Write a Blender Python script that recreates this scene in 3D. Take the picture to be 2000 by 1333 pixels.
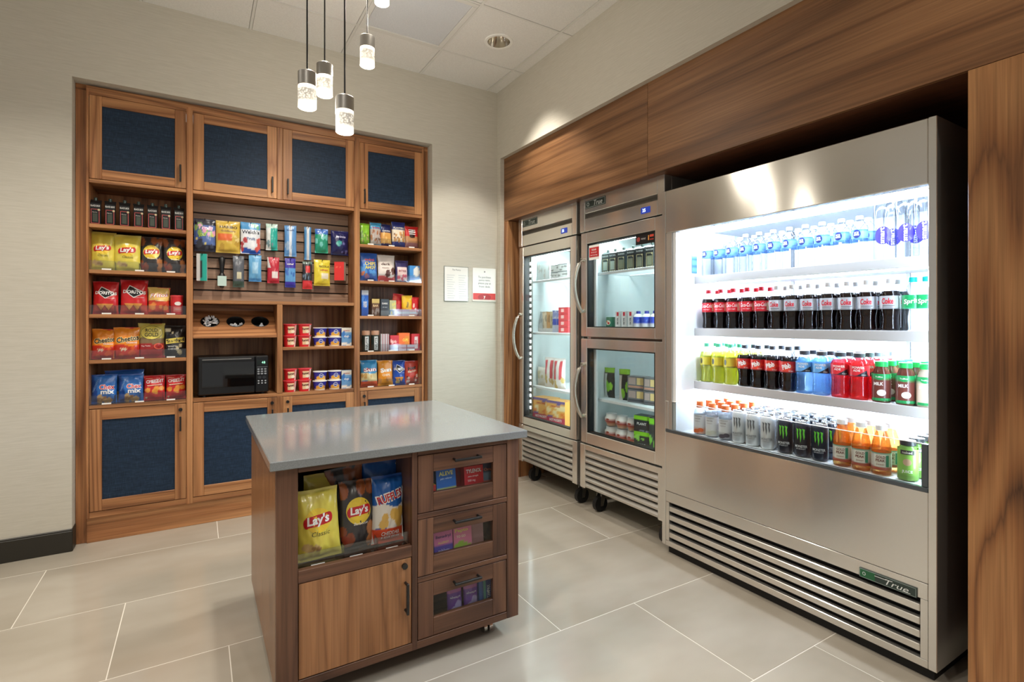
import bpy, bmesh, math, random
from mathutils import Vector, noise
R = math.radians
PI = math.pi
rng = random.Random(7)
sc = bpy.context.scene
for o in list(bpy.data.objects):
    bpy.data.objects.remove(o, do_unlink=True)

# ---------------------------------------------------------------- camera, world, lights, exposure
cam_d = bpy.data.cameras.new('camera')
cam_d.sensor_width = 36.0
cam_d.lens = 18.333
cam_d.shift_y = -0.0185
cam_d.clip_start = 0.02
cam = bpy.data.objects.new('camera', cam_d)
cam.location = (0, 0, 1.275)
cam.rotation_euler = (R(90), 0, R(-31.08))
sc.collection.objects.link(cam)
sc.camera = cam
sc.view_settings.view_transform = 'Standard'
sc.view_settings.look = 'None'
sc.view_settings.gamma = 1.0
sc.view_settings.use_curve_mapping = False
sc.view_settings.exposure = 0.0
sc.cycles.max_bounces = 8
sc.cycles.transparent_max_bounces = 20
sc.cycles.sample_clamp_indirect = 6.0
sc.cycles.caustics_reflective = False
sc.cycles.caustics_refractive = False
w = bpy.data.worlds.new('world')
sc.world = w
w.use_nodes = True
w.node_tree.nodes['Background'].inputs[0].default_value = (1.0, 0.985, 0.96, 1)
w.node_tree.nodes['Background'].inputs[1].default_value = 0.36
DOWNLIGHTS = [(1.737, 3.054), (1.737, 0.15), (-0.05, 1.2), (-0.62, 2.65), (-0.62, 1.0), (-1.8, 2.4), (0.58, -0.5), (-0.9, -0.8), (0.58, 2.78)]  # only the first is in view; the others are added as fill light
DOWN_W = 68
PEND_W = 5.0
COOLER_EMIT = 270.0
FRIDGE_EMIT = 24.0

# ---------------------------------------------------------------- helpers
KIDS = {}
COL = sc.collection


def lin(c):
    r = []
    for x in c[:3]:
        x = x / 255.0
        r.append(x / 12.92 if x <= 0.04045 else ((x + 0.055) / 1.055) ** 2.4)
    return tuple(r)


class G:
    def __init__(s):
        s.v = []; s.f = []; s.c = []

    def add(s, vs, fs, col=None):
        b = len(s.v)
        s.v.extend(vs)
        s.f.extend([tuple(i + b for i in f) for f in fs])
        if col is not None:
            s.c.extend(col if isinstance(col, list) else [col] * len(vs))
        return s

    def box(s, x0, x1, y0, y1, z0, z1, col=None):
        vs = [(x0, y0, z0), (x1, y0, z0), (x1, y1, z0), (x0, y1, z0), (x0, y0, z1), (x1, y0, z1), (x1, y1, z1), (x0, y1, z1)]
        return s.add(vs, [(0, 3, 2, 1), (4, 5, 6, 7), (0, 1, 5, 4), (1, 2, 6, 5), (2, 3, 7, 6), (3, 0, 4, 7)], col)

    def cbox(s, x0, x1, y0, y1, z0, z1, b=0.002, col=None):
        lo = (x0, y0, z0); hi = (x1, y1, z1)
        b = min(b, (x1 - x0) * .45, (y1 - y0) * .45, (z1 - z0) * .45)
        vs = []; ix = {}
        for sx in (0, 1):
            for sy in (0, 1):
                for sz in (0, 1):
                    sg = (sx, sy, sz)
                    for a in range(3):
                        p = []
                        for k in range(3):
                            e = hi[k] if sg[k] else lo[k]
                            if k != a:
                                e += -b if sg[k] else b
                            p.append(e)
                        ix[(sg, a)] = len(vs); vs.append(tuple(p))
        fs = []
        for a in range(3):
            o1, o2 = (a + 1) % 3, (a + 2) % 3
            for sv in (0, 1):
                q = []
                for i, j in ((0, 0), (1, 0), (1, 1), (0, 1)):
                    t = [0, 0, 0]; t[a] = sv; t[o1] = i; t[o2] = j
                    q.append(ix[(tuple(t), a)])
                fs.append(tuple(q) if sv else tuple(reversed(q)))
        cen = Vector(((x0 + x1) / 2, (y0 + y1) / 2, (z0 + z1) / 2))

        def orient(q):
            p = [Vector(vs[i]) for i in q]
            n = (p[1] - p[0]).cross(p[2] - p[0])
            m = sum(p, Vector()) / len(p) - cen
            return tuple(q) if n.dot(m) > 0 else tuple(reversed(q))
        for a in range(3):
            o1, o2 = (a + 1) % 3, (a + 2) % 3
            for i in (0, 1):
                for j in (0, 1):
                    t0 = [0, 0, 0]; t1 = [0, 0, 0]
                    t0[a] = 0; t1[a] = 1
                    for t in (t0, t1):
                        t[o1] = i; t[o2] = j
                    t0 = tuple(t0); t1 = tuple(t1)
                    fs.append(orient((ix[(t0, o1)], ix[(t1, o1)], ix[(t1, o2)], ix[(t0, o2)])))
        for sx in (0, 1):
            for sy in (0, 1):
                for sz in (0, 1):
                    sg = (sx, sy, sz)
                    fs.append(orient(tuple(ix[(sg, a)] for a in range(3))))
        return s.add(vs, fs, col)

    def lathe(s, prof, n=20, cx=0, cy=0, cz=0, c0=True, c1=True, col=None):
        vs = []; fs = []
        for r, z in prof:
            for k in range(n):
                a = 2 * PI * k / n
                vs.append((cx + r * math.cos(a), cy + r * math.sin(a), cz + z))
        m = len(prof)
        for i in range(m - 1):
            for k in range(n):
                k2 = (k + 1) % n
                fs.append((i * n + k, i * n + k2, (i + 1) * n + k2, (i + 1) * n + k))
        if c0: fs.append(tuple(reversed(range(n))))
        if c1: fs.append(tuple((m - 1) * n + k for k in range(n)))
        return s.add(vs, fs, col)

    def cyl(s, p0, p1, r, n=12, r1=None, col=None):
        return s.tube([p0, p1], [r, r if r1 is None else r1], n, col)

    def tube(s, pts, r, n=10, col=None):
        pts = [Vector(p) for p in pts]
        vs = []; fs = []
        up = Vector((0, 0, 1))
        for i, p in enumerate(pts):
            d = (pts[min(i + 1, len(pts) - 1)] - pts[max(i - 1, 0)]).normalized()
            u = up if abs(d.z) < 0.9 else Vector((1, 0, 0))
            a = d.cross(u).normalized(); b = a.cross(d).normalized()
            rr = r[i] if isinstance(r, (list, tuple)) else r
            for k in range(n):
                t = 2 * PI * k / n
                q = p + a * (rr * math.cos(t)) + b * (rr * math.sin(t))
                vs.append(tuple(q))
        for i in range(len(pts) - 1):
            for k in range(n):
                k2 = (k + 1) % n
                fs.append((i * n + k, (i + 1) * n + k, (i + 1) * n + k2, i * n + k2))
        fs.append(tuple(range(n)))
        fs.append(tuple(reversed([(len(pts) - 1) * n + k for k in range(n)])))
        return s.add(vs, fs, col)

    def grid(s, fn, nu, nv, colfn=None, flip=False):
        vs = []; cs = []
        for j in range(nv + 1):
            for i in range(nu + 1):
                a, b = i / nu, j / nv
                vs.append(tuple(fn(a, b)))
                if colfn: cs.append(colfn(a, b))
        fs = []
        for j in range(nv):
            for i in range(nu):
                q = (j * (nu + 1) + i, j * (nu + 1) + i + 1, (j + 1) * (nu + 1) + i + 1, (j + 1) * (nu + 1) + i)
                fs.append(tuple(reversed(q)) if flip else q)
        return s.add(vs, fs, cs if colfn else None)


def mesh(name, g, smooth=None):
    me = bpy.data.meshes.new(name)
    me.from_pydata(g.v, [], g.f)
    if g.c and len(g.c) == len(g.v):
        at = me.color_attributes.new('print', 'FLOAT_COLOR', 'POINT')
        buf = []
        for c in g.c:
            buf.extend((c[0], c[1], c[2], 1.0))
        at.data.foreach_set('color', buf)
    if smooth is not None:
        me.polygons.foreach_set('use_smooth', [True] * len(me.polygons))
        me.set_sharp_from_angle(angle=R(smooth))
    me.update()
    return me


def ob(name, g, mat, parent=None, smooth=None, loc=None, rot=None):
    me = g if isinstance(g, bpy.types.Mesh) else mesh(name, g, smooth)
    if mat is not None and not me.materials:
        me.materials.append(M[mat] if isinstance(mat, str) else mat)
    o = bpy.data.objects.new(name, me)
    COL.objects.link(o)
    if parent is not None:
        o.parent = parent
        KIDS.setdefault(parent.name, []).append(o)
    if loc: o.location = loc
    if rot: o.rotation_euler = rot
    return o


def tag(o, label, cat, group=None):
    o['label'] = label; o['category'] = cat
    if group: o['group'] = group
    return o


def thing(name, label, cat, loc=(0, 0, 0), rot=(0, 0, 0), group=None):
    o = bpy.data.objects.new(name, None)
    o.empty_display_size = 0.05
    COL.objects.link(o)
    o.location = loc; o.rotation_euler = rot
    return tag(o, label, cat, group)


def empty(name, parent):
    o = bpy.data.objects.new(name, None)
    o.empty_display_size = 0.03
    COL.objects.link(o)
    o.parent = parent
    KIDS.setdefault(parent.name, []).append(o)
    return o


def struct(name, g, mat, smooth=None, label=None):
    o = ob(name, g, mat, smooth=smooth)
    o['kind'] = 'structure'
    if label: o['label'] = label
    return o


def copy_tree(o, label=None, loc=None, rot=None, group=None, parent=None):
    c = o.copy()
    COL.objects.link(c)
    if parent is not None:
        c.parent = parent
        KIDS.setdefault(parent.name, []).append(c)
    if label: c['label'] = label
    if group: c['group'] = group
    if loc: c.location = loc
    if rot: c.rotation_euler = rot
    for k in KIDS.get(o.name, []):
        copy_tree(k, parent=c)
    return c


ORD = ['first', 'second', 'third', 'fourth', 'fifth', 'sixth', 'seventh', 'eighth', 'ninth', 'tenth', 'eleventh', 'twelfth', 'thirteenth', 'fourteenth']

# ---------------------------------------------------------------- materials
M = {}


def nm(name):
    m = bpy.data.materials.new(name)
    m.use_nodes = True
    nt = m.node_tree
    M[name] = m
    return m, nt, nt.nodes['Principled BSDF']


def node(nt, t, **kw):
    n = nt.nodes.new(t)
    for k, v in kw.items():
        if k.startswith('i_'):
            n.inputs[int(k[2:]) if k[2:].isdigit() else k[2:]].default_value = v
        else:
            setattr(n, k, v)
    return n


def plain(name, c, rough=0.5, metal=0.0, spec=0.5, coat=0.0, emit=None, estr=0.0):
    m, nt, b = nm(name)
    b.inputs['Base Color'].default_value = (*lin(c), 1)
    b.inputs['Roughness'].default_value = rough
    b.inputs['Metallic'].default_value = metal
    b.inputs['Specular IOR Level'].default_value = spec
    b.inputs['Coat Weight'].default_value = coat
    if emit:
        b.inputs['Emission Color'].default_value = (*lin(emit), 1)
        b.inputs['Emission Strength'].default_value = estr
    return m


def ramp(nt, stops):
    r = nt.nodes.new('ShaderNodeValToRGB')
    e = r.color_ramp.elements
    while len(e) < len(stops): e.new(0.5)
    for k, (p, c) in enumerate(stops):
        e[k].position = p; e[k].color = (*lin(c), 1)
    return r


def mix(nt, fac, a, b, mode='MIX'):
    n = nt.nodes.new('ShaderNodeMix')
    n.data_type = 'RGBA'; n.blend_type = mode
    for i, x in ((0, fac), (6, a), (7, b)):
        if isinstance(x, (int, float)):
            n.inputs[i].default_value = x
        elif isinstance(x, tuple):
            n.inputs[i].default_value = (*x, 1)
        else:
            nt.links.new(x, n.inputs[i])
    return n.outputs[2]


def wood(name, axis, dark, mid, light, figure=1.0, freq=85.0, rough=0.38, across=4.0, along=0.22):
    m, nt, b = nm(name)
    L = nt.links.new
    tc = nt.nodes.new('ShaderNodeTexCoord')
    oi = nt.nodes.new('ShaderNodeObjectInfo')
    ad = node(nt, 'ShaderNodeVectorMath', operation='MULTIPLY_ADD')
    ad.inputs[1].default_value = (5.3, 7.1, 3.7)
    L(oi.outputs['Random'], ad.inputs[0]); L(tc.outputs['Object'], ad.inputs[2])

    def scaled(ac, al):
        s = node(nt, 'ShaderNodeVectorMath', operation='MULTIPLY')
        v = [ac, ac, ac]; v['xyz'.index(axis)] = al
        s.inputs[1].default_value = v
        L(ad.outputs[0], s.inputs[0])
        return s.outputs[0]
    n1 = node(nt, 'ShaderNodeTexNoise', i_Scale=1.0, i_Detail=1.2, i_Roughness=0.45)
    L(scaled(across, along), n1.inputs['Vector'])
    mu = node(nt, 'ShaderNodeMath', operation='MULTIPLY'); mu.inputs[1].default_value = freq
    L(n1.outputs['Fac'], mu.inputs[0])
    n2 = node(nt, 'ShaderNodeTexNoise', i_Scale=1.0, i_Detail=3.0, i_Roughness=0.6)
    L(scaled(46, 1.3), n2.inputs['Vector'])
    m2 = node(nt, 'ShaderNodeMath', operation='MULTIPLY_ADD'); m2.inputs[1].default_value = 3.6
    L(n2.outputs['Fac'], m2.inputs[0]); L(mu.outputs[0], m2.inputs[2])
    si = node(nt, 'ShaderNodeMath', operation='SINE'); L(m2.outputs[0], si.inputs[0])
    mr = node(nt, 'ShaderNodeMapRange'); mr.inputs[1].default_value = -1; mr.inputs[2].default_value = 1
    L(si.outputs[0], mr.inputs[0])
    pw = node(nt, 'ShaderNodeMath', operation='POWER'); pw.inputs[1].default_value = 0.4
    L(mr.outputs[0], pw.inputs[0])
    base = ramp(nt, [(0.0, dark), (0.45, mid), (1.0, light)])
    n4 = node(nt, 'ShaderNodeTexNoise', i_Scale=1.0, i_Detail=2.0)
    L(scaled(5.0, 0.8), n4.inputs['Vector'])
    av = node(nt, 'ShaderNodeMath', operation='MULTIPLY_ADD'); av.inputs[1].default_value = 0.42 * figure; 
    L(pw.outputs[0], av.inputs[0])
    a2 = node(nt, 'ShaderNodeMath', operation='MULTIPLY_ADD'); a2.inputs[1].default_value = 0.85; a2.inputs[2].default_value = -0.42 * figure * 0.5 + 0.06
    L(n4.outputs['Fac'], a2.inputs[0]); L(a2.outputs[0], av.inputs[2])
    L(av.outputs[0], base.inputs[0])
    n3 = node(nt, 'ShaderNodeTexNoise', i_Scale=1.0, i_Detail=2.0, i_Roughness=0.7)
    L(scaled(105, 1.8), n3.inputs['Vector'])
    fr = node(nt, 'ShaderNodeMapRange'); fr.inputs[1].default_value = 0.25; fr.inputs[2].default_value = 0.75; fr.inputs[3].default_value = 0.66; fr.inputs[4].default_value = 1.2
    L(n3.outputs['Fac'], fr.inputs[0])
    vm = node(nt, 'ShaderNodeMapRange'); vm.inputs[3].default_value = 0.86; vm.inputs[4].default_value = 1.12
    L(oi.outputs['Random'], vm.inputs[0])
    pr = node(nt, 'ShaderNodeMath', operation='MULTIPLY'); L(fr.outputs[0], pr.inputs[0]); L(vm.outputs[0], pr.inputs[1])
    cv = node(nt, 'ShaderNodeVectorMath', operation='SCALE')
    L(base.outputs[0], cv.inputs[0]); L(pr.outputs[0], cv.inputs['Scale'])
    L(cv.outputs[0], b.inputs['Base Color'])
    b.inputs['Roughness'].default_value = rough
    b.inputs['Specular IOR Level'].default_value = 0.4
    bp = node(nt, 'ShaderNodeBump', i_Strength=0.06, i_Distance=0.001)
    L(n3.outputs['Fac'], bp.inputs['Height']); L(bp.outputs[0], b.inputs['Normal'])
    return m


WD = ((70, 43, 25), (152, 100, 62), (202, 147, 98))
for ax in 'xyz':
    wood('walnut_' + ax, ax, *WD)
wood('veneer_y', 'y', (64, 41, 24), (124, 84, 52), (166, 120, 80), figure=0.9, freq=70, across=4.2, along=0.10, rough=0.42)
wood('veneer_z', 'z', (76, 46, 27), (154, 102, 60), (198, 145, 94), figure=1.25, freq=48, across=4.0, along=0.75, rough=0.42)
for ax in 'xz':
    wood('cart_' + ax, ax, (42, 27, 20), (90, 60, 44), (128, 90, 66))
wood('cart_door', 'z', (78, 49, 30), (136, 92, 58), (174, 124, 84), figure=0.8, freq=70, across=4.5, along=0.5, rough=0.27)
wood('slat_wood', 'x', (88, 66, 52), (140, 112, 92), (172, 144, 122), figure=0.6)
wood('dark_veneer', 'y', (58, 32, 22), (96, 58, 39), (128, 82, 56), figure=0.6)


def steel(name, c=(222, 218, 210), rough=0.18, axis='y', aniso=0.85):
    m, nt, b = nm(name)
    L = nt.links.new
    tc = nt.nodes.new('ShaderNodeTexCoord')
    s = node(nt, 'ShaderNodeVectorMath', operation='MULTIPLY')
    v = [900, 900, 900]; v['xyz'.index(axis)] = 2.0
    s.inputs[1].default_value = v
    L(tc.outputs['Object'], s.inputs[0])
    n = node(nt, 'ShaderNodeTexNoise', i_Scale=1.0, i_Detail=2.0)
    L(s.outputs[0], n.inputs['Vector'])
    mr = node(nt, 'ShaderNodeMapRange'); mr.inputs[3].default_value = rough - 0.004; mr.inputs[4].default_value = rough + 0.004
    L(n.outputs['Fac'], mr.inputs[0]); L(mr.outputs[0], b.inputs['Roughness'])
    b.inputs['Base Color'].default_value = (*lin(c), 1)
    b.inputs['Metallic'].default_value = 0.8
    b.inputs['Anisotropic'].default_value = aniso
    b.inputs['Anisotropic Rotation'].default_value = 0.25
    tg = nt.nodes.new('ShaderNodeTangent'); tg.direction_type = 'RADIAL'; tg.axis = 'Z'
    L(tg.outputs[0], b.inputs['Tangent'])
    return m


steel('steel')
steel('steel_dark', (140, 136, 130), 0.3)
steel('steel_light', (206, 202, 195), 0.34, aniso=0.4)
plain('handle_metal', (205, 198, 186), 0.32, 1.0)
plain('chrome', (215, 215, 215), 0.12, 1.0)
plain('nickel', (176, 173, 168), 0.33, 1.0)
plain('black_plastic', (18, 18, 19), 0.35)
plain('matte_black', (12, 12, 12), 0.6)
plain('handle_black', (24, 22, 20), 0.4)
plain('cord_black', (20, 18, 16), 0.5)
plain('baseboard', (40, 36, 28), 0.45)
plain('white_liner', (240, 243, 245), 0.35)
plain('cool_liner', (214, 224, 224), 0.4)
plain('white_wire', (236, 240, 242), 0.35)
plain('shelf_white', (226, 226, 228), 0.4)
plain('shelf_lip', (186, 183, 180), 0.4)
plain('grey_rail', (96, 104, 110), 0.3, 0.6)
plain('slot_dark', (120, 122, 124), 0.6)
plain('grout', (222, 216, 204), 0.8)
plain('tbar', (222, 220, 214), 0.6)
plain('gap_black', (4, 4, 5), 0.7)
plain('rubber', (14, 14, 15), 0.5)
plain('dark_interior', (30, 26, 24), 0.8)
plain('paper_white', (240, 238, 232), 0.5)
plain('badge_dark', (62, 74, 70), 0.3, 0.5)
plain('badge_green', (38, 98, 62), 0.3, 0.2)
plain('glow_blue', (20, 30, 80), 0.3, emit=(60, 100, 255), estr=0.35)
plain('display_white', (230, 240, 255), 0.3, emit=(220, 235, 255), estr=3.0)
plain('display_green', (160, 230, 200), 0.3, emit=(160, 235, 200), estr=1.0)
plain('led', (255, 255, 255), 0.4, emit=(212, 233, 255), estr=COOLER_EMIT)
plain('led_top', (255, 255, 255), 0.4, emit=(232, 246, 248), estr=75)
plain('led_dim', (255, 255, 255), 0.4, emit=(230, 246, 248), estr=34)
plain('led_canopy', (255, 255, 255), 0.4, emit=(216, 235, 255), estr=COOLER_EMIT * 0.38)
plain('led_side_fill', (255, 255, 255), 0.4, emit=(216, 235, 255), estr=COOLER_EMIT * 0.09)  # glow of the side strips added in the cooler
plain('led_fridge', (255, 255, 255), 0.4, emit=(232, 246, 250), estr=FRIDGE_EMIT)
plain('downlight_lens', (255, 255, 255), 0.4, emit=(255, 240, 214), estr=6.0)
plain('reflector', (225, 220, 210), 0.15, 1.0)
plain('packet_white', (235, 236, 238), 0.5)


def m_wall():
    m, nt, b = nm('wallpaper')
    L = nt.links.new
    tc = nt.nodes.new('ShaderNodeTexCoord')
    s = node(nt, 'ShaderNodeVectorMath', operation='MULTIPLY'); s.inputs[1].default_value = (9, 9, 150)
    L(tc.outputs['Object'], s.inputs[0])
    n = node(nt, 'ShaderNodeTexNoise', i_Scale=1.0, i_Detail=3.0, i_Roughness=0.65); L(s.outputs[0], n.inputs['Vector'])
    r = ramp(nt, [(0.25, (192, 186, 171)), (0.75, (205, 199, 185))]); L(n.outputs['Fac'], r.inputs[0])
    L(r.outputs[0], b.inputs['Base Color'])
    b.inputs['Roughness'].default_value = 0.75
    bp = node(nt, 'ShaderNodeBump', i_Strength=0.12, i_Distance=0.002); L(n.outputs['Fac'], bp.inputs['Height']); L(bp.outputs[0], b.inputs['Normal'])


def m_ceiling():
    m, nt, b = nm('ceiling_tile')
    L = nt.links.new
    tc = nt.nodes.new('ShaderNodeTexCoord')
    n = node(nt, 'ShaderNodeTexNoise', i_Scale=160.0, i_Detail=2.0); L(tc.outputs['Object'], n.inputs['Vector'])
    r = ramp(nt, [(0.3, (224, 222, 217)), (0.7, (234, 232, 227))]); L(n.outputs['Fac'], r.inputs[0])
    L(r.outputs[0], b.inputs['Base Color']); b.inputs['Roughness'].default_value = 0.85


def m_grille():
    m, nt, b = nm('perforated_grille')
    L = nt.links.new
    tc = nt.nodes.new('ShaderNodeTexCoord')
    s = node(nt, 'ShaderNodeVectorMath', operation='MULTIPLY'); s.inputs[1].default_value = (120, 420, 1)
    L(tc.outputs['Object'], s.inputs[0])
    n = node(nt, 'ShaderNodeTexNoise', i_Scale=1.0, i_Detail=1.0); L(s.outputs[0], n.inputs['Vector'])
    r = ramp(nt, [(0.3, (204, 207, 211)), (0.7, (218, 220, 223))]); L(n.outputs['Fac'], r.inputs[0])
    L(r.outputs[0], b.inputs['Base Color']); b.inputs['Roughness'].default_value = 0.5


def m_floor():
    m, nt, b = nm('floor_tile')
    L = nt.links.new
    tc = nt.nodes.new('ShaderNodeTexCoord')
    oi = nt.nodes.new('ShaderNodeObjectInfo')
    ad = node(nt, 'ShaderNodeVectorMath', operation='MULTIPLY_ADD'); ad.inputs[1].default_value = (11, 17, 5)
    L(oi.outputs['Random'], ad.inputs[0]); L(tc.outputs['Object'], ad.inputs[2])
    s = node(nt, 'ShaderNodeVectorMath', operation='MULTIPLY'); s.inputs[1].default_value = (1.6, 3.4, 1)
    L(ad.outputs[0], s.inputs[0])
    n = node(nt, 'ShaderNodeTexNoise', i_Scale=1.0, i_Detail=3.0, i_Roughness=0.5); L(s.outputs[0], n.inputs['Vector'])
    r = ramp(nt, [(0.25, (160, 151, 135)), (0.5, (172, 163, 148)), (0.78, (185, 177, 163))]); L(n.outputs['Fac'], r.inputs[0])
    L(r.outputs[0], b.inputs['Base Color'])
    mr = node(nt, 'ShaderNodeMapRange'); mr.inputs[3].default_value = 0.11; mr.inputs[4].default_value = 0.15
    L(n.outputs['Fac'], mr.inputs[0]); L(mr.outputs[0], b.inputs['Roughness'])
    b.inputs['Specular IOR Level'].default_value = 0.6


def m_fabric():
    m, nt, b = nm('denim_fabric')
    L = nt.links.new
    tc = nt.nodes.new('ShaderNodeTexCoord')
    outs = []
    for v in ((900, 900, 25), (25, 25, 900)):
        s = node(nt, 'ShaderNodeVectorMath', operation='MULTIPLY'); s.inputs[1].default_value = v
        L(tc.outputs['Object'], s.inputs[0])
        n = node(nt, 'ShaderNodeTexNoise', i_Scale=1.0, i_Detail=2.0); L(s.outputs[0], n.inputs['Vector'])
        outs.append(n.outputs['Fac'])
    a = node(nt, 'ShaderNodeMath', operation='ADD'); L(outs[0], a.inputs[0]); L(outs[1], a.inputs[1])
    h = node(nt, 'ShaderNodeMath', operation='MULTIPLY'); h.inputs[1].default_value = 0.5; L(a.outputs[0], h.inputs[0])
    r = ramp(nt, [(0.34, (14, 25, 40)), (0.5, (24, 41, 60)), (0.66, (44, 66, 90))]); L(h.outputs[0], r.inputs[0])
    L(r.outputs[0], b.inputs['Base Color'])
    b.inputs['Roughness'].default_value = 0.6
    b.inputs['Coat Weight'].default_value = 0.06
    b.inputs['Specular IOR Level'].default_value = 0.25
    b.inputs['Coat Roughness'].default_value = 0.32


def m_quartz():
    m, nt, b = nm('grey_quartz')
    L = nt.links.new
    tc = nt.nodes.new('ShaderNodeTexCoord')
    n = node(nt, 'ShaderNodeTexNoise', i_Scale=260.0, i_Detail=2.0); L(tc.outputs['Object'], n.inputs['Vector'])
    r = ramp(nt, [(0.3, (118, 122, 122)), (0.7, (136, 139, 138))]); L(n.outputs['Fac'], r.inputs[0])
    L(r.outputs[0], b.inputs['Base Color']); b.inputs['Roughness'].default_value = 0.1
    b.inputs['Specular IOR Level'].default_value = 0.9


def m_print(name, rough, coat=0.0, metal=0.0, bump=0.0):
    m, nt, b = nm(name)
    at = node(nt, 'ShaderNodeAttribute', attribute_name='print')
    nt.links.new(at.outputs['Color'], b.inputs['Base Color'])
    b.inputs['Roughness'].default_value = rough
    b.inputs['Coat Weight'].default_value = coat
    b.inputs['Metallic'].default_value = metal
    b.inputs['Coat Roughness'].default_value = 0.15


def m_thin(name, tint, edge, gl=0.06, facing=0.35, f0=0.025):
    """thin clear sheet: straight-through light with a Fresnel reflection"""
    m = bpy.data.materials.new(name); M[name] = m
    m.use_nodes = True
    nt = m.node_tree; nt.nodes.clear(); L = nt.links.new
    out = nt.nodes.new('ShaderNodeOutputMaterial')
    lw = nt.nodes.new('ShaderNodeLayerWeight'); lw.inputs[0].default_value = facing
    tr = nt.nodes.new('ShaderNodeBsdfTransparent')
    cm = mix(nt, lw.outputs['Facing'], lin(tint), lin(edge))
    L(cm, tr.inputs[0])
    gs = nt.nodes.new('ShaderNodeBsdfGlossy'); gs.inputs['Roughness'].default_value = gl
    l2 = nt.nodes.new('ShaderNodeLayerWeight'); l2.inputs[0].default_value = 0.5
    p5 = node(nt, 'ShaderNodeMath', operation='POWER'); p5.inputs[1].default_value = 5.0
    L(l2.outputs['Facing'], p5.inputs[0])
    fr = node(nt, 'ShaderNodeMapRange'); fr.inputs[3].default_value = f0; fr.inputs[4].default_value = 0.7
    L(p5.outputs[0], fr.inputs[0])
    mx = nt.nodes.new('ShaderNodeMixShader')
    L(fr.outputs[0], mx.inputs[0]); L(tr.outputs[0], mx.inputs[1]); L(gs.outputs[0], mx.inputs[2])
    L(mx.outputs[0], out.inputs[0])


def m_drink(name, c, trans=0.55, tint=None, clear=0.0):
    m = bpy.data.materials.new(name); M[name] = m
    m.use_nodes = True
    nt = m.node_tree; nt.nodes.clear(); L = nt.links.new
    out = nt.nodes.new('ShaderNodeOutputMaterial')
    d = nt.nodes.new('ShaderNodeBsdfDiffuse'); d.inputs[0].default_value = (*lin(c), 1)
    t = nt.nodes.new('ShaderNodeBsdfTranslucent'); t.inputs[0].default_value = (*lin(c), 1)
    mx = nt.nodes.new('ShaderNodeMixShader'); mx.inputs[0].default_value = trans
    L(d.outputs[0], mx.inputs[1]); L(t.outputs[0], mx.inputs[2])
    o = mx.outputs[0]
    if tint:
        tr = nt.nodes.new('ShaderNodeBsdfTransparent'); tr.inputs[0].default_value = (*lin(tint), 1)
        mc = nt.nodes.new('ShaderNodeMixShader'); mc.inputs[0].default_value = clear
        L(o, mc.inputs[1]); L(tr.outputs[0], mc.inputs[2]); o = mc.outputs[0]
    g = nt.nodes.new('ShaderNodeBsdfGlossy'); g.inputs['Roughness'].default_value = 0.06
    m2 = nt.nodes.new('ShaderNodeMixShader'); m2.inputs[0].default_value = 0.05
    L(o, m2.inputs[1]); L(g.outputs[0], m2.inputs[2])
    L(m2.outputs[0], out.inputs[0])


def m_bubble():
    m, nt, b = nm('bubble_glass')
    L = nt.links.new
    tc = nt.nodes.new('ShaderNodeTexCoord')
    n = node(nt, 'ShaderNodeTexVoronoi', i_Scale=120.0); L(tc.outputs['Object'], n.inputs['Vector'])
    sp = node(nt, 'ShaderNodeSeparateXYZ'); L(tc.outputs['Object'], sp.inputs[0])
    up = node(nt, 'ShaderNodeMapRange'); up.inputs[1].default_value = 0.012; up.inputs[2].default_value = 0.03; L(sp.outputs[2], up.inputs[0])
    dn = node(nt, 'ShaderNodeMapRange'); dn.inputs[1].default_value = 0.082; dn.inputs[2].default_value = 0.07; L(sp.outputs[2], dn.inputs[0])
    mk = node(nt, 'ShaderNodeMath', operation='MULTIPLY'); L(up.outputs[0], mk.inputs[0]); L(dn.outputs[0], mk.inputs[1])
    st = node(nt, 'ShaderNodeMapRange'); st.inputs[1].default_value = 0.25; st.inputs[2].default_value = 0.6; st.inputs[3].default_value = 0.85; st.inputs[4].default_value = 0.1
    L(n.outputs['Distance'], st.inputs[0])
    mm = node(nt, 'ShaderNodeMix'); mm.inputs[2].default_value = 1.7
    L(mk.outputs[0], mm.inputs[0]); L(st.outputs[0], mm.inputs[3])
    b.inputs['Base Color'].default_value = (0.8, 0.78, 0.72, 1)
    b.inputs['Emission Color'].default_value = (*lin((255, 244, 222)), 1)
    L(mm.outputs[0], b.inputs['Emission Strength'])
    b.inputs['Roughness'].default_value = 0.1


m_wall(); m_ceiling(); m_grille(); m_floor(); m_fabric(); m_quartz(); m_bubble()
m_print('film', 0.32, 0.4)
m_print('card', 0.45, 0.1)
m_print('can_print', 0.3, 0.2, 0.35)
m_print('ink', 0.4)
m_thin('glass', (250, 252, 252), (225, 234, 234), 0.02)
m_thin('acrylic', (246, 249, 250), (190, 200, 206), 0.08, f0=0.07)
m_thin('pet_clear', (252, 253, 254), (188, 194, 200), 0.05, 0.3)
m_thin('bag_clear', (225, 230, 235), (150, 160, 170), 0.1)
for nme, c in (('cola', (26, 11, 8)), ('lime_drink', (246, 244, 96)), ('blue_drink', (130, 200, 255)), ('red_drink', (252, 52, 66)),
               ('tea', (224, 118, 40)), ('choc_milk', (112, 58, 48)), ('pale_milk', (232, 214, 196)), ('green_juice', (140, 190, 90)), ('yellow_juice', (226, 206, 110)), ('clear_water', (232, 238, 244))):
    m_drink(nme, c, 0.2 if nme in ('cola', 'choc_milk', 'pale_milk') else 0.5, {'lime_drink': (253, 253, 206), 'blue_drink': (234, 246, 255), 'red_drink': (255, 168, 168), 'tea': (255, 226, 172), 'clear_water': (250, 252, 253), 'cola': (120, 60, 40)}.get(nme), {'cola': 0.12, 'clear_water': 0.8}.get(nme, 0.66))

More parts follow.
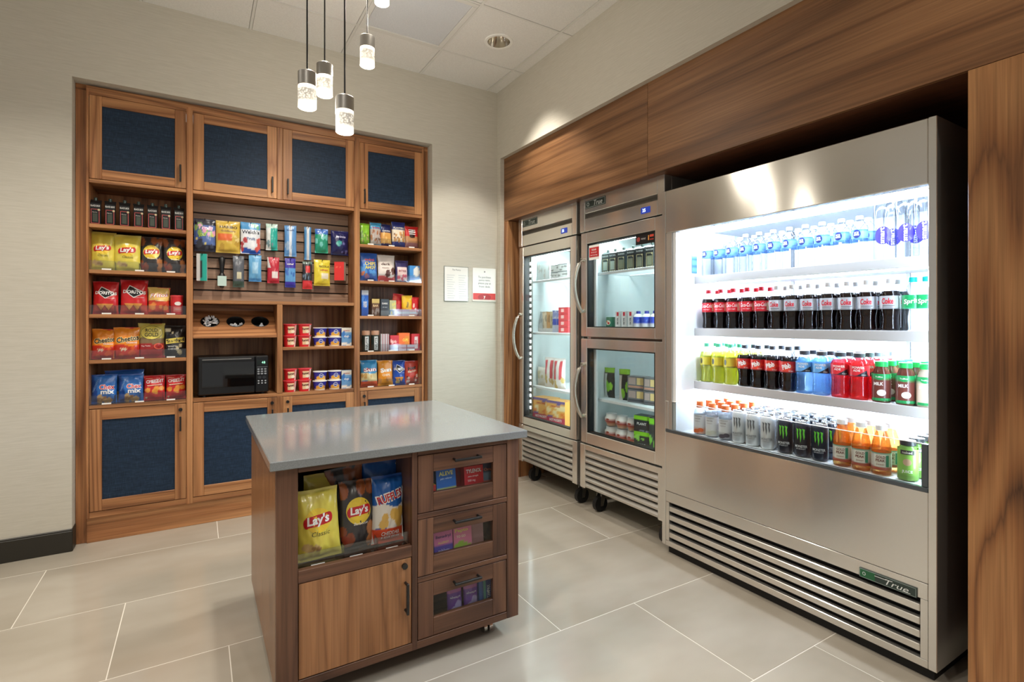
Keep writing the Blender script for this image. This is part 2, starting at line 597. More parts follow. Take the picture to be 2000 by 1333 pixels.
# ---------------------------------------------------------------- print / lettering helpers
TXT = {}


def text2d(s, bold=0.02, shear=0.0):
    k = (s, bold, shear)
    if k not in TXT:
        cu = bpy.data.curves.new('t', 'FONT')
        cu.body = s; cu.size = 1; cu.resolution_u = 2; cu.offset = bold; cu.shear = shear
        cu.align_x = 'CENTER'
        o = bpy.data.objects.new('t', cu)
        me = o.to_mesh()
        vs = [(v.co.x, v.co.y) for v in me.vertices]
        fs = [tuple(p.vertices) for p in me.polygons]
        o.to_mesh_clear()
        bpy.data.objects.remove(o); bpy.data.curves.remove(cu)
        if vs:
            x0 = min(v[0] for v in vs); x1 = max(v[0] for v in vs); y0 = min(v[1] for v in vs); y1 = max(v[1] for v in vs)
            vs = [(v[0] - (x0 + x1) / 2, v[1] - (y0 + y1) / 2) for v in vs]
            TXT[k] = (vs, fs, x1 - x0, y1 - y0)
        else:
            TXT[k] = ([], [], 1, 1)
    return TXT[k]


class Decal(G):
    """flat print laid on a surface; surf(x, z, eps) -> point"""
    def __init__(s, surf):
        super().__init__(); s.surf = surf; s.e = 0.0006

    def put(s, pts, fs, col):
        s.add([tuple(s.surf(x, z, s.e)) for x, z in pts], fs, lin(col))
        s.e += 0.0006

    def text(s, t, x, z, w, col, h=None, bold=0.02, shear=0.0, rot=0.0):
        vs, fs, tw, th = text2d(t, bold, shear)
        k = w / tw
        kh = k if h is None else h / th
        c, sn = math.cos(R(rot)), math.sin(R(rot))
        s.put([(x + a * k * c - b * kh * sn, z + a * k * sn + b * kh * c) for a, b in vs], fs, col)
        return s

    def ell(s, x, z, rx, rz, col, n=24, rot=0.0):
        pts = [(x, z)]; fs = []
        c, sn = math.cos(R(rot)), math.sin(R(rot))
        for q in (0.5, 1.0):
            for k in range(n):
                a = 2 * PI * k / n
                px, pz = rx * q * math.cos(a), rz * q * math.sin(a)
                pts.append((x + px * c - pz * sn, z + px * sn + pz * c))
        for k in range(n):
            k2 = (k + 1) % n
            fs.append((0, 1 + k, 1 + k2)); fs.append((1 + k, 1 + n + k, 1 + n + k2, 1 + k2))
        s.put(pts, fs, col)
        return s

    def rect(s, x0, x1, z0, z1, col, nx=6, nz=3, skew=0.0):
        pts = []; fs = []
        for j in range(nz + 1):
            for i in range(nx + 1):
                zz = z0 + (z1 - z0) * j / nz; xx = x0 + (x1 - x0) * i / nx
                pts.append((xx, zz + skew * (xx - (x0 + x1) / 2)))
        for j in range(nz):
            for i in range(nx):
                a = j * (nx + 1) + i
                fs.append((a, a + 1, a + nx + 2, a + nx + 1))
        s.put(pts, fs, col)
        return s

    def poly(s, pts, col, k=4):
        cx = sum(p[0] for p in pts) / len(pts); cz = sum(p[1] for p in pts) / len(pts)
        V = []; F = []; n = len(pts)
        for i in range(n):
            a, b = pts[i], pts[(i + 1) % n]
            base = len(V)
            ix = {}
            for u in range(k + 1):
                for v in range(k + 1 - u):
                    ix[(u, v)] = len(V)
                    V.append((cx + (a[0] - cx) * u / k + (b[0] - cx) * v / k, cz + (a[1] - cz) * u / k + (b[1] - cz) * v / k))
            for u in range(k):
                for v in range(k - u):
                    F.append((ix[(u, v)], ix[(u + 1, v)], ix[(u, v + 1)]))
                    if u + v < k - 1: F.append((ix[(u + 1, v)], ix[(u + 1, v + 1)], ix[(u, v + 1)]))
        s.put(V, F, col)
        return s

    def frame(s, x0, x1, z0, z1, t, col):
        e = s.e
        for a in ((x0, x1, z1 - t, z1), (x0, x1, z0, z0 + t), (x0, x0 + t, z0, z1), (x1 - t, x1, z0, z1)):
            s.e = e; s.rect(*a, col, 2, 2)
        return s


def layers(base, *ls):
    """printed background: list of (test(s,t), colour)"""
    b = lin(base); ls = [(f, lin(c)) for f, c in ls]

    def fn(s, t):
        c = b
        for f, k in ls:
            if f(s, t): c = k
        return c
    return fn


def band(t0, t1, amp=0.0, ph=0.0):
    return lambda s, t: t0 + amp * math.sin(7 * s + ph) <= t <= t1 + amp * math.sin(7 * s + ph)


def spots(n, seed, t0, t1, r, s0=0.05, s1=0.95, asp=0.8):
    q = random.Random(seed)
    P = [(q.uniform(s0, s1), q.uniform(t0, t1), r * q.uniform(0.7, 1.2)) for _ in range(n)]
    return lambda s, t: any((s - a) ** 2 + ((t - b) / asp) ** 2 < k * k for a, b, k in P)


def bag(name, label, cat, x, y, z, w, h, d, prn, dec=None, rz=0.0, tilt=0.0, roll=0.0, seed=0, group=None, mat='film', nu=22, nv=28, seal=0.055, pinch=0.07, dname='lettering'):
    t = thing(name, label, cat, (x, y, z), (R(tilt), R(roll), rz), group)
    off = seed * 3.17

    def bulge(s, tt):
        k = min(1, max(0, (tt - seal * 0.8) / (1 - 1.6 * seal)))
        b = d / 2 * (max(0, 1 - (2 * s - 1) ** 2)) ** 0.55 * (max(0, math.sin(PI * k)) ** 0.5) * (1.12 - 0.35 * tt)
        b += d * 0.10 * noise.noise((s * 3.1 + off, tt * 3.7, off)) * (1 if 0 < k < 1 else 0.3)
        b += d * 0.045 * noise.noise((s * 9 + off, tt * 8, off))
        if k <= 0 or k >= 1: b = d * 0.012 + d * 0.03 * math.sin(s * 8 + off)
        return b

    def xz(s, tt):
        wf = (1 - pinch) + pinch * abs(2 * tt - 1) ** 4
        top = max(0, tt - 0.8) / 0.2
        return (s - 0.5) * w * wf, h * tt + 0.015 * h * noise.noise((s * 2 + off, 7.7, off)) * top

    def front(s, tt):
        a, b = xz(s, tt); return (a, -bulge(s, tt), b)

    def back(s, tt):
        a, b = xz(s, tt); return (a, bulge(s, tt) * 0.9 if 0.06 < tt < 0.94 else -bulge(s, tt) + 0.0006, b)
    g = G()
    g.grid(front, nu, nv, prn)
    bc = prn(0.02, 0.5)
    g.grid(back, 10, 14, lambda s, tt: bc, flip=True)
    ob('pouch', g, mat, t, smooth=70)
    if dec:
        def surf(px, pz, e):
            tt = min(1, max(0, pz / h)); wf = (1 - pinch) + pinch * abs(2 * tt - 1) ** 4
            s = min(1, max(0, px / (w * wf) + 0.5))
            return (px, -bulge(s, tt) - e - 0.0004, h * tt)
        D = Decal(surf); dec(D, w, h)
        ob(dname, D, mat, t)
    return t


def carton(name, label, cat, x, y, z, w, h, d, prn, dec=None, rz=0.0, tilt=0.0, roll=0.0, group=None, side=None, part='box', mat='card', nu=10, nv=14):
    t = thing(name, label, cat, (x, y, z), (R(tilt), R(roll), rz), group)
    g = G()
    g.grid(lambda s, tt: ((s - .5) * w, -d / 2, h * tt), nu, nv, prn)
    sc_ = lin(side) if side else prn(0.02, 0.5)
    vs = [(-w / 2, -d / 2, 0), (w / 2, -d / 2, 0), (w / 2, d / 2, 0), (-w / 2, d / 2, 0), (-w / 2, -d / 2, h), (w / 2, -d / 2, h), (w / 2, d / 2, h), (-w / 2, d / 2, h)]
    g.add(vs, [(0, 3, 2, 1), (4, 5, 6, 7), (1, 2, 6, 5), (2, 3, 7, 6), (3, 0, 4, 7)], sc_)
    ob(part, g, mat, t)
    if dec:
        D = Decal(lambda px, pz, e: (px, -d / 2 - e, pz)); dec(D, w, h)
        ob('lettering', D, mat, t)
    return t

# ================================================================ the room
YW = 3.755          # back wall face
XW = 2.119          # right wall face above the wood
CEIL = 3.163
# floor: grout bed with tiles as pieces
fl = struct('floor', G().box(-4.2, 3.1, -4.2, 4.3, -0.03, -0.0007), 'grout')
TP, TL = 0.5955, 1.18
tile_me = mesh('tile', G().cbox(0.002, TL - 0.002, 0.002, TP - 0.002, -0.012, 0.0, 0.0005))
tile_me.materials.append(M['floor_tile'])
offs = [0.105, 0.515, 0.90]
row = 0
y = 3.527
while y > -4.2:
    r = row % 3
    x = offs[r] - 4 * TL
    while x < 3.0:
        if x + TL > -4.2:
            ob('tile', tile_me, None, fl, loc=(x, y, 0))
        x += TL
    y -= TP; row += 1
# ceiling: grid with lay-in tiles
ce = struct('ceiling', G().box(-4.2, XW + 0.2, -4.2, YW + 0.1, CEIL + 0.115, CEIL + 0.15), 'tbar')
PX, PY = 0.579, 0.6
GX = [2.028 - PX * k for k in range(11)]
GY = [3.352 - PY * k for k in range(13)]
tb = G()
for gx in GX: tb.box(gx - 0.0075, gx + 0.0075, -4.2, YW, CEIL, CEIL + 0.013)
for gy in GY: tb.box(-4.2, XW, gy - 0.0075, gy + 0.0075, CEIL + 0.0003, CEIL + 0.0127)
ob('ceiling_grid', tb, 'tbar', ce)
GXX = [XW + 0.01] + GX; GYY = [YW + 0.01] + GY
for i in range(len(GXX) - 1):
    for j in range(len(GYY) - 1):
        x1, x0, y1, y0 = GXX[i] - 0.0092, GXX[i + 1] + 0.0092, GYY[j] - 0.0092, GYY[j + 1] + 0.0092
        if x1 - x0 < 0.02 or y1 - y0 < 0.02: continue
        hole = None
        for dx, dy in DOWNLIGHTS:
            if x0 < dx < x1 and y0 < dy < y1: hole = (dx, dy)
        if i == 2 and j in (1,):
            # framed perforated air panel
            g = G()
            for a in ((x0, x1, y0, y0 + 0.03), (x0, x1, y1 - 0.03, y1), (x0, x0 + 0.03, y0 + 0.03, y1 - 0.03), (x1 - 0.03, x1, y0 + 0.03, y1 - 0.03)):
                g.cbox(*a, CEIL - 0.002, CEIL + 0.011, 0.0015)
            p = ob('tile', g, 'tbar', ce)
            ob('air_panel', G().box(x0 + 0.033, x1 - 0.033, y0 + 0.033, y1 - 0.033, CEIL + 0.002, CEIL + 0.010), 'perforated_grille', p)
            continue
        g = G()
        if hole:
            n = 32; rr = 0.088
            ring = [(hole[0] + rr * math.cos(2 * PI * k / n), hole[1] + rr * math.sin(2 * PI * k / n)) for k in range(n)]
            outer = []
            for k in range(n):
                a = 2 * PI * k / n; dx, dy = math.cos(a), math.sin(a)
                tmax = min(((x1 if dx > 0 else x0) - hole[0]) / dx if abs(dx) > 1e-6 else 1e9, ((y1 if dy > 0 else y0) - hole[1]) / dy if abs(dy) > 1e-6 else 1e9)
                outer.append((hole[0] + dx * tmax, hole[1] + dy * tmax))
            vs = [(a, b, CEIL + 0.003) for a, b in ring] + [(a, b, CEIL + 0.003) for a, b in outer]
            fs = [(k, (k + 1) % n, n + (k + 1) % n, n + k) for k in range(n)]
            g.add(vs, fs)
            for cx_, cy_ in ((x0, y0), (x1, y0), (x1, y1), (x0, y1)):
                k0 = min(range(n), key=lambda k: (outer[k][0] - cx_) ** 2 + (outer[k][1] - cy_) ** 2)
                ks = sorted(range(n), key=lambda k: (outer[k][0] - cx_) ** 2 + (outer[k][1] - cy_) ** 2)[:2]
                g.add([(*outer[ks[0]], CEIL + 0.003), (*outer[ks[1]], CEIL + 0.003), (cx_, cy_, CEIL + 0.003)], [(0, 1, 2)])
        else:
            g.cbox(x0, x1, y0, y1, CEIL + 0.003, CEIL + 0.012, 0.002)
        ob('tile', g, 'ceiling_tile', ce)

# walls
OX0, OX1, OZ = -0.600, 1.546, 2.646
g = G()
g.box(-4.2, OX0, YW, YW + 0.14, 0, CEIL + 0.05)
g.box(OX1, XW + 0.2, YW, YW + 0.14, 0, CEIL + 0.05)
g.box(OX0, OX1, YW, YW + 0.14, OZ, CEIL + 0.05)
struct('wall_back', g, 'wallpaper')
WX = 2.154
g = G()
g.box(XW, XW + 0.3, -4.2, 3.70, 2.612, CEIL + 0.05)
g.box(XW, XW + 0.3, 3.70, YW + 0.1, 0, CEIL + 0.05)
struct('wall_right', g, 'wallpaper')
g = G()
g.cbox(-4.2, OX0 + 0.004, YW - 0.014, YW, 0, 0.115, 0.003)
g.cbox(-4.2, OX0 + 0.004, YW - 0.010, YW, 0.113, 0.124, 0.004)
g.cbox(OX0 - 0.004, OX0 + 0.005, YW - 0.012, YW + 0.085, 0, 0.124, 0.002)
struct('baseboard_left', g, 'baseboard')
struct('baseboard_back', G().cbox(OX1 - 0.004, XW, YW - 0.014, YW, 0, 0.115, 0.003), 'baseboard')

# walnut fascia over the coolers, end piers and the alcove behind
SZ = 2.098
AX = 3.06
fa = thing('walnut_surround', 'walnut veneer fascia and piers framing the fridge alcove on the right', 'panelling')
ob('fascia_panel', G().cbox(WX, WX + 0.02, 2.106, 3.70, SZ, 2.64, 0.001), 'veneer_y', fa)
ob('fascia_panel', G().cbox(WX, WX + 0.02, 0.25, 2.1045, SZ, 2.64, 0.001), 'veneer_y', fa)
ob('fascia_panel', G().cbox(WX, WX + 0.02, -1.6, 0.2485, SZ, 2.64, 0.001), 'veneer_y', fa)
ob('pier_panel', G().cbox(WX, WX + 0.022, -0.5, 0.690, 0, SZ - 0.0015, 0.0015), 'veneer_z', fa)
ob('pier_panel', G().cbox(WX, WX + 0.022, -1.6, -0.502, 0, SZ - 0.0015, 0.0015), 'veneer_z', fa)
ob('pier_panel', G().cbox(WX, WX + 0.022, 3.64, 3.70, 0, SZ - 0.0015, 0.0015), 'walnut_z', fa)
ob('return_panel', G().box(WX + 0.0225, AX, 3.64, 3.66, 0, SZ - 0.002), 'walnut_z', fa)
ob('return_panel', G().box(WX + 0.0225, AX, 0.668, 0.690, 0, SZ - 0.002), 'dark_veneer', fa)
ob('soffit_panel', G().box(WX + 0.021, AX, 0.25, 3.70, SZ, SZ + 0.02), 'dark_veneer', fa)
struct('wall_alcove', G().box(AX, AX + 0.05, 0.2, 3.9, 0, SZ + 0.1), 'dark_interior')

# ================================================================ built-in shelving
YC = 3.81
YB = 4.13
cab = thing('built_in_shelving', 'walnut built-in wall unit with open shelves and denim-panel doors', 'shelving')
SX = {'c1': (-0.535, -0.060), 'm': (-0.026, 0.968), 'c3': (1.008, 1.485)}
SHZ = [2.100, 1.843, 1.578, 1.320, 1.056, 0.795]
TH = 0.0215
# outer fillers, set back from the face frame
YF = 3.845
for a in ((OX0, -0.547), (1.499, OX1)):
    ob('filler', G().cbox(a[0] + 0.001, a[1], YF, YF + 0.03, 0.0, OZ - 0.03, 0.002), 'walnut_z', cab)
ob('filler', G().cbox(OX0 + 0.001, OX1 - 0.001, YF - 0.001, YF + 0.029, OZ - 0.035, OZ - 0.0005, 0.002), 'walnut_x', cab)
for a in ((-0.547, -0.535), (-0.060, -0.026), (0.968, 1.008), (1.485, 1.499)):
    ob('stile', G().cbox(a[0], a[1], YC, YB, 0.145, 2.612, 0.0015), 'walnut_z', cab)
ob('top_rail', G().cbox(-0.547, 1.499, YC + 0.001, YF + 0.02, 2.584, 2.630, 0.0015), 'walnut_x', cab)
ob('plinth', G().cbox(-0.547, 1.499, YF - 0.013, YF + 0.03, 0.0, 0.146, 0.0015), 'walnut_x', cab)
ob('bottom_rail', G().cbox(-0.534, 1.484, YC + 0.004, YB, 0.146, 0.180, 0.0015), 'walnut_x', cab)
ob('back_panel', G().box(-0.545, 1.497, YB, YB + 0.02, 0.1, 2.62), 'walnut_z', cab)
for key in ('c1', 'c3'):
    a, b = SX[key]
    for zt in SHZ:
        ob('shelf', G().cbox(a + 0.0005, b - 0.0005, YC + 0.003, YB - 0.001, zt - TH, zt, 0.0015), 'walnut_x', cab)
a, b = SX['m']
for zt in (2.100, 1.414, 0.795):
    ob('shelf', G().cbox(a + 0.0005, b - 0.0005, YC + 0.003, YB - 0.001, zt - TH, zt, 0.0015), 'walnut_x', cab)
ob('divider', G().cbox(0.457, 0.491, YC + 0.001, YB - 0.001, 0.796, 1.392, 0.0015), 'walnut_z', cab)
ob('divider', G().cbox(0.457, 0.491, YC + 0.001, YB - 0.001, 2.101, 2.583, 0.0015), 'walnut_z', cab)
ob('divider', G().cbox(0.457, 0.491, YC + 0.001, YB - 0.001, 0.181, 0.773, 0.0015), 'walnut_z', cab)
ob('shelf', G().cbox(0.4915, 0.9675, YC + 0.003, YB - 0.001, 1.104 - 0.019, 1.104, 0.0015), 'walnut_x', cab)
# slatwall boards
YS = 3.985
sw = ob('slatwall', G().box(a + 0.001, b - 0.001, YS + 0.012, YS + 0.03, 1.414, 2.078), 'gap_black', cab)
gz = [1.414] + [1.486 + 0.0722 * k for k in range(8)] + [2.078]
for k in range(len(gz) - 1):
    ob('slat', G().cbox(a + 0.001, b - 0.001, YS, YS + 0.0115, gz[k] + 0.004, gz[k + 1] - 0.004, 0.002), 'slat_wood', sw)


def cab_door(x0, x1, z0, z1, hand, lock, st=0.058, rl=0.056):
    d = empty('door', cab)
    x0 += 0.002; x1 -= 0.002; z0 += 0.002; z1 -= 0.002
    y0, y1 = YC + 0.001, YC + 0.022
    ob('door_stile', G().cbox(x0, x0 + st, y0, y1, z0, z1, 0.0015), 'walnut_z', d)
    ob('door_stile', G().cbox(x1 - st, x1, y0, y1, z0, z1, 0.0015), 'walnut_z', d)
    ob('door_rail', G().cbox(x0 + st, x1 - st, y0, y1, z0, z0 + rl, 0.0015), 'walnut_x', d)
    ob('door_rail', G().cbox(x0 + st, x1 - st, y0, y1, z1 - rl, z1, 0.0015), 'walnut_x', d)
    ob('door_panel', G().box(x0 + st - 0.002, x1 - st + 0.002, y0 + 0.008, y1 - 0.004, z0 + rl - 0.002, z1 - rl + 0.002), 'denim_fabric', d)
    hx = (x1 - st * 0.5) if hand > 0 else (x0 + st * 0.5)
    if lock:
        hz0, hz1 = z1 - 0.165, z1 - 0.075
        g = G().lathe([(0.0, 0.0), (0.0095, 0.0), (0.011, 0.004), (0.011, 0.010)], 16, c0=False)
        o = ob('cam_lock', G().cyl((hx, y0 + 0.001, z1 - 0.035), (hx, y0 - 0.008, z1 - 0.035), 0.0105, 16), 'handle_black', d, smooth=40)
    else:
        hz0, hz1 = z0 + 0.035, z0 + 0.14
    hg = G()
    hg.tube([(hx, y0, hz0 + 0.006), (hx, y0 - 0.018, hz0 + 0.006)], 0.0035, 8)
    hg.tube([(hx, y0, hz1 - 0.006), (hx, y0 - 0.018, hz1 - 0.006)], 0.0035, 8)
    hg.cbox(hx - 0.005, hx + 0.005, y0 - 0.025, y0 - 0.016, hz0, hz1, 0.002)
    ob('handle', hg, 'handle_black', d)


for x0, x1, hd in ((-0.535, -0.060, 1), (-0.026, 0.457, 1), (0.491, 0.968, -1), (1.008, 1.485, -1)):
    cab_door(x0, x1, 2.101, 2.584, hd, False)
    cab_door(x0, x1, 0.181, 0.772, hd, True, rl=0.062)

# sloped cup holder board
hb = thing('cup_holder_board', 'sloping walnut board with three round cutlery cups above the microwave', 'cup holder')
F0 = Vector((0, 3.818, 1.186)); F1 = Vector((0, 4.02, 1.355))
sl = (F1 - F0); SLN = sl.length; sl.normalize(); nn = Vector((0, -sl.z, sl.y))
HX = [0.069, 0.217, 0.364]; HR = 0.052; HC = 0.142


def slp(x, s, off=0.0):
    p = F0 + sl * s + nn * off
    return (x, p.y, p.z)


g = G()
edges = [-0.0255, 0.143, 0.2905, 0.4565]
n = 32
for k in range(3):
    x0, x1 = edges[k], edges[k + 1]
    for off, fl_ in ((0.0, False), (-0.016, True)):
        ring = [slp(HX[k] + HR * math.cos(2 * PI * q / n), HC + HR * math.sin(2 * PI * q / n), off) for q in range(n)]
        out = []
        for q in range(n):
            aa = 2 * PI * q / n; dx, dy = math.cos(aa), math.sin(aa)
            t1 = ((x1 if dx > 0 else x0) - HX[k]) / dx if abs(dx) > 1e-6 else 1e9
            t2 = ((SLN if dy > 0 else 0) - HC) / dy if abs(dy) > 1e-6 else 1e9
            tm = min(t1, t2)
            out.append((HX[k] + dx * tm, HC + dy * tm))
        vs = ring + [slp(p[0], p[1], off) for p in out]
        fs = [(q, (q + 1) % n, n + (q + 1) % n, n + q) for q in range(n)]
        if not fl_: fs = [tuple(reversed(f)) for f in fs]
        g.add(vs, fs)
        for cx_, cs_ in ((x0, 0), (x1, 0), (x1, SLN), (x0, SLN)):
            ks = sorted(range(n), key=lambda q: (out[q][0] - cx_) ** 2 + (out[q][1] - cs_) ** 2)[:2]
            g.add([slp(*out[ks[0]], off), slp(*out[ks[1]], off), slp(cx_, cs_, off)], [(0, 1, 2)])
# front lip
g.cbox(edges[0], edges[3], F0.y - 0.004, F0.y + 0.014, F0.z - 0.014, F0.z + 0.001, 0.0015)
ob('board', g, 'walnut_x', hb)
ob('riser', G().box(edges[0], edges[3], 4.015, 4.03, 1.345, 1.39), 'walnut_x', hb)
for k in range(3):
    cup = G()
    n = 28
    rows = [(HR + 0.003, 0.002), (HR - 0.001, 0.003), (HR - 0.003, 0.0), (HR - 0.008, -0.06), (0.001, -0.06)]
    vs = []
    for rr, off in rows:
        for q in range(n):
            vs.append(slp(HX[k] + rr * math.cos(2 * PI * q / n), HC + rr * math.sin(2 * PI * q / n), off))
    fs = []
    for i in range(len(rows) - 1):
        for q in range(n):
            fs.append((i * n + q, i * n + (q + 1) % n, (i + 1) * n + (q + 1) % n, (i + 1) * n + q))
    ob('cup', cup.add(vs, fs), 'black_plastic', hb, smooth=50)
# white wrapped packets in the cups
q = random.Random(5)
for k, cnt in enumerate((34, 14, 8)):
    for i in range(cnt):
        if k == 0:
            aa = q.uniform(0, 2 * PI); rr = 0.043 * math.sqrt(q.random()); px, ps = HX[k] + rr * math.cos(aa), HC + rr * math.sin(aa); off = q.uniform(-0.010, 0.012)
        else:
            px, ps, off = HX[k] + q.uniform(-0.032, 0.034) * (1 if k == 1 else 0.75), HC - 0.030 + q.uniform(-0.008, 0.018), q.uniform(-0.022, 0.0)
        c = slp(px, ps, off)
        g = G().cbox(-0.011, 0.011, -0.0035, 0.0035, -0.006, 0.006, 0.002)
        o = ob('creamer_packet', g, 'packet_white', None, loc=c, rot=(q.uniform(0, 6), q.uniform(0, 6), q.uniform(0, 6)))
        tag(o, ['small white packet heaped in the full left cup above the microwave', 'small white packet in the half-empty middle cup above the microwave', 'small white packet at the bottom of the nearly empty right cup'][k], 'packet', ['packets in left cup', 'packets in middle cup', 'packets in right cup'][k])

# microwave
mw = thing('microwave', 'black countertop microwave oven standing in the walnut wall unit', 'microwave', (0.204, 3.85, 0.795))
ob('body', G().cbox(-0.205, 0.205, 0.012, 0.27, 0.012, 0.255, 0.006), 'black_plastic', mw)
dr = ob('door', G().cbox(-0.204, 0.122, -0.012, 0.0115, 0.013, 0.254, 0.007), 'black_plastic', mw)
ob('window', G().cbox(-0.182, 0.118, -0.0145, -0.0115, 0.060, 0.222, 0.001), plain('oven_glass', (6, 7, 8), 0.05, coat=1.0), dr)
ob('vent_strip', G().cbox(-0.18, 0.10, -0.0135, -0.0118, 0.236, 0.242, 0.0005), 'nickel', dr)
pn = ob('control_panel', G().cbox(0.1235, 0.204, -0.012, 0.0115, 0.013, 0.254, 0.006), 'black_plastic', mw)
D = Decal(lambda px, pz, e: (px, -0.012 - e, pz))
D.rect(0.134, 0.194, 0.196, 0.226, (10, 24, 20), 2, 2)
for r_ in range(3):
    for c_ in range(3): D.ell(0.142 + c_ * 0.0205, 0.167 - r_ * 0.015, 0.0075, 0.0052, (150, 152, 155), 12)
D.rect(0.132, 0.196, 0.1805, 0.183, (120, 122, 124), 1, 1)
for c_ in range(2): D.ell(0.148 + c_ * 0.028, 0.113, 0.0105, 0.0105, (42, 44, 46), 16)
for r_ in range(2):
    for c_ in range(3): D.ell(0.142 + c_ * 0.0205, 0.09 - r_ * 0.015, 0.0055, 0.0045, (170, 172, 175), 12)
ob('buttons', D, 'ink', pn)
D = Decal(lambda px, pz, e: (px, -0.0128 - e, pz)); D.text('48', 0.172, 0.211, 0.022, (160, 230, 200), bold=0.0)
ob('clock_digits', D, 'display_green', pn)
for sx in (-0.17, 0.17):
    ob('foot', G().cyl((sx, 0.03, 0.0), (sx, 0.03, 0.013), 0.012, 12), 'rubber', mw)

# ================================================================ upright glass-door refrigerators


def caster(parent, x, y, ztop, sw_=0.0):
    g = G()
    c = empty('caster', parent)
    rr = 0.052
    g.cyl((x, y - 0.016, rr), (x, y + 0.016, rr), rr, 20)
    ob('wheel', g, 'rubber', c, smooth=40)
    g = G()
    for s in (-1, 1):
        yy = y + s * 0.021
        vs = []
        for dy in (-0.0015, 0.0015):
            for px, pz in ((x - 0.012, rr - 0.012), (x + 0.012, rr - 0.012), (x + 0.045, ztop - 0.006), (x - 0.005, ztop - 0.006)):
                vs.append((px, yy + dy, pz))
        g.add(vs, [(0, 1, 2, 3), (7, 6, 5, 4), (0, 4, 5, 1), (1, 5, 6, 2), (2, 6, 7, 3), (3, 7, 4, 0)])
    g.cbox(x - 0.03, x + 0.06, y - 0.035, y + 0.035, ztop - 0.006, ztop, 0.001)
    ob('fork', g, 'chrome', c)


def bow_handle(parent, X0, yb, z0, z1):
    pts = []; rs = []
    for k in range(13):
        t = k / 12
        s = math.sin(PI * t)
        pts.append((X0 - 0.018 - 0.042 * s ** 0.7, yb + 0.02 * s, z0 + (z1 - z0) * t)); rs.append(0.011)
    pts = [(X0 + 0.004, yb, z0 + 0.006)] + pts + [(X0 + 0.004, yb, z1 - 0.006)]
    rs = [0.014] + [0.0125] * 13 + [0.014]
    ob('handle', G().tube(pts, rs, 12), 'handle_metal', parent, smooth=60)


def wire_shelf(parent, x0, x1, y0, y1, z):
    g = G()
    for xx in (x0, (x0 + x1) / 2, x1): g.cyl((xx, y0, z - 0.006), (xx, y1, z - 0.006), 0.004, 6)
    n_ = 30
    for k in range(n_ + 1):
        yy = y0 + (y1 - y0) * k / n_
        g.cyl((x0 - 0.004, yy, z - 0.001), (x1, yy, z - 0.001), 0.0022, 5)
    g.cbox(x0 - 0.006, x0 - 0.001, y0, y1, z - 0.018, z - 0.001, 0.001)
    ob('wire_shelf', g, 'white_wire', parent)


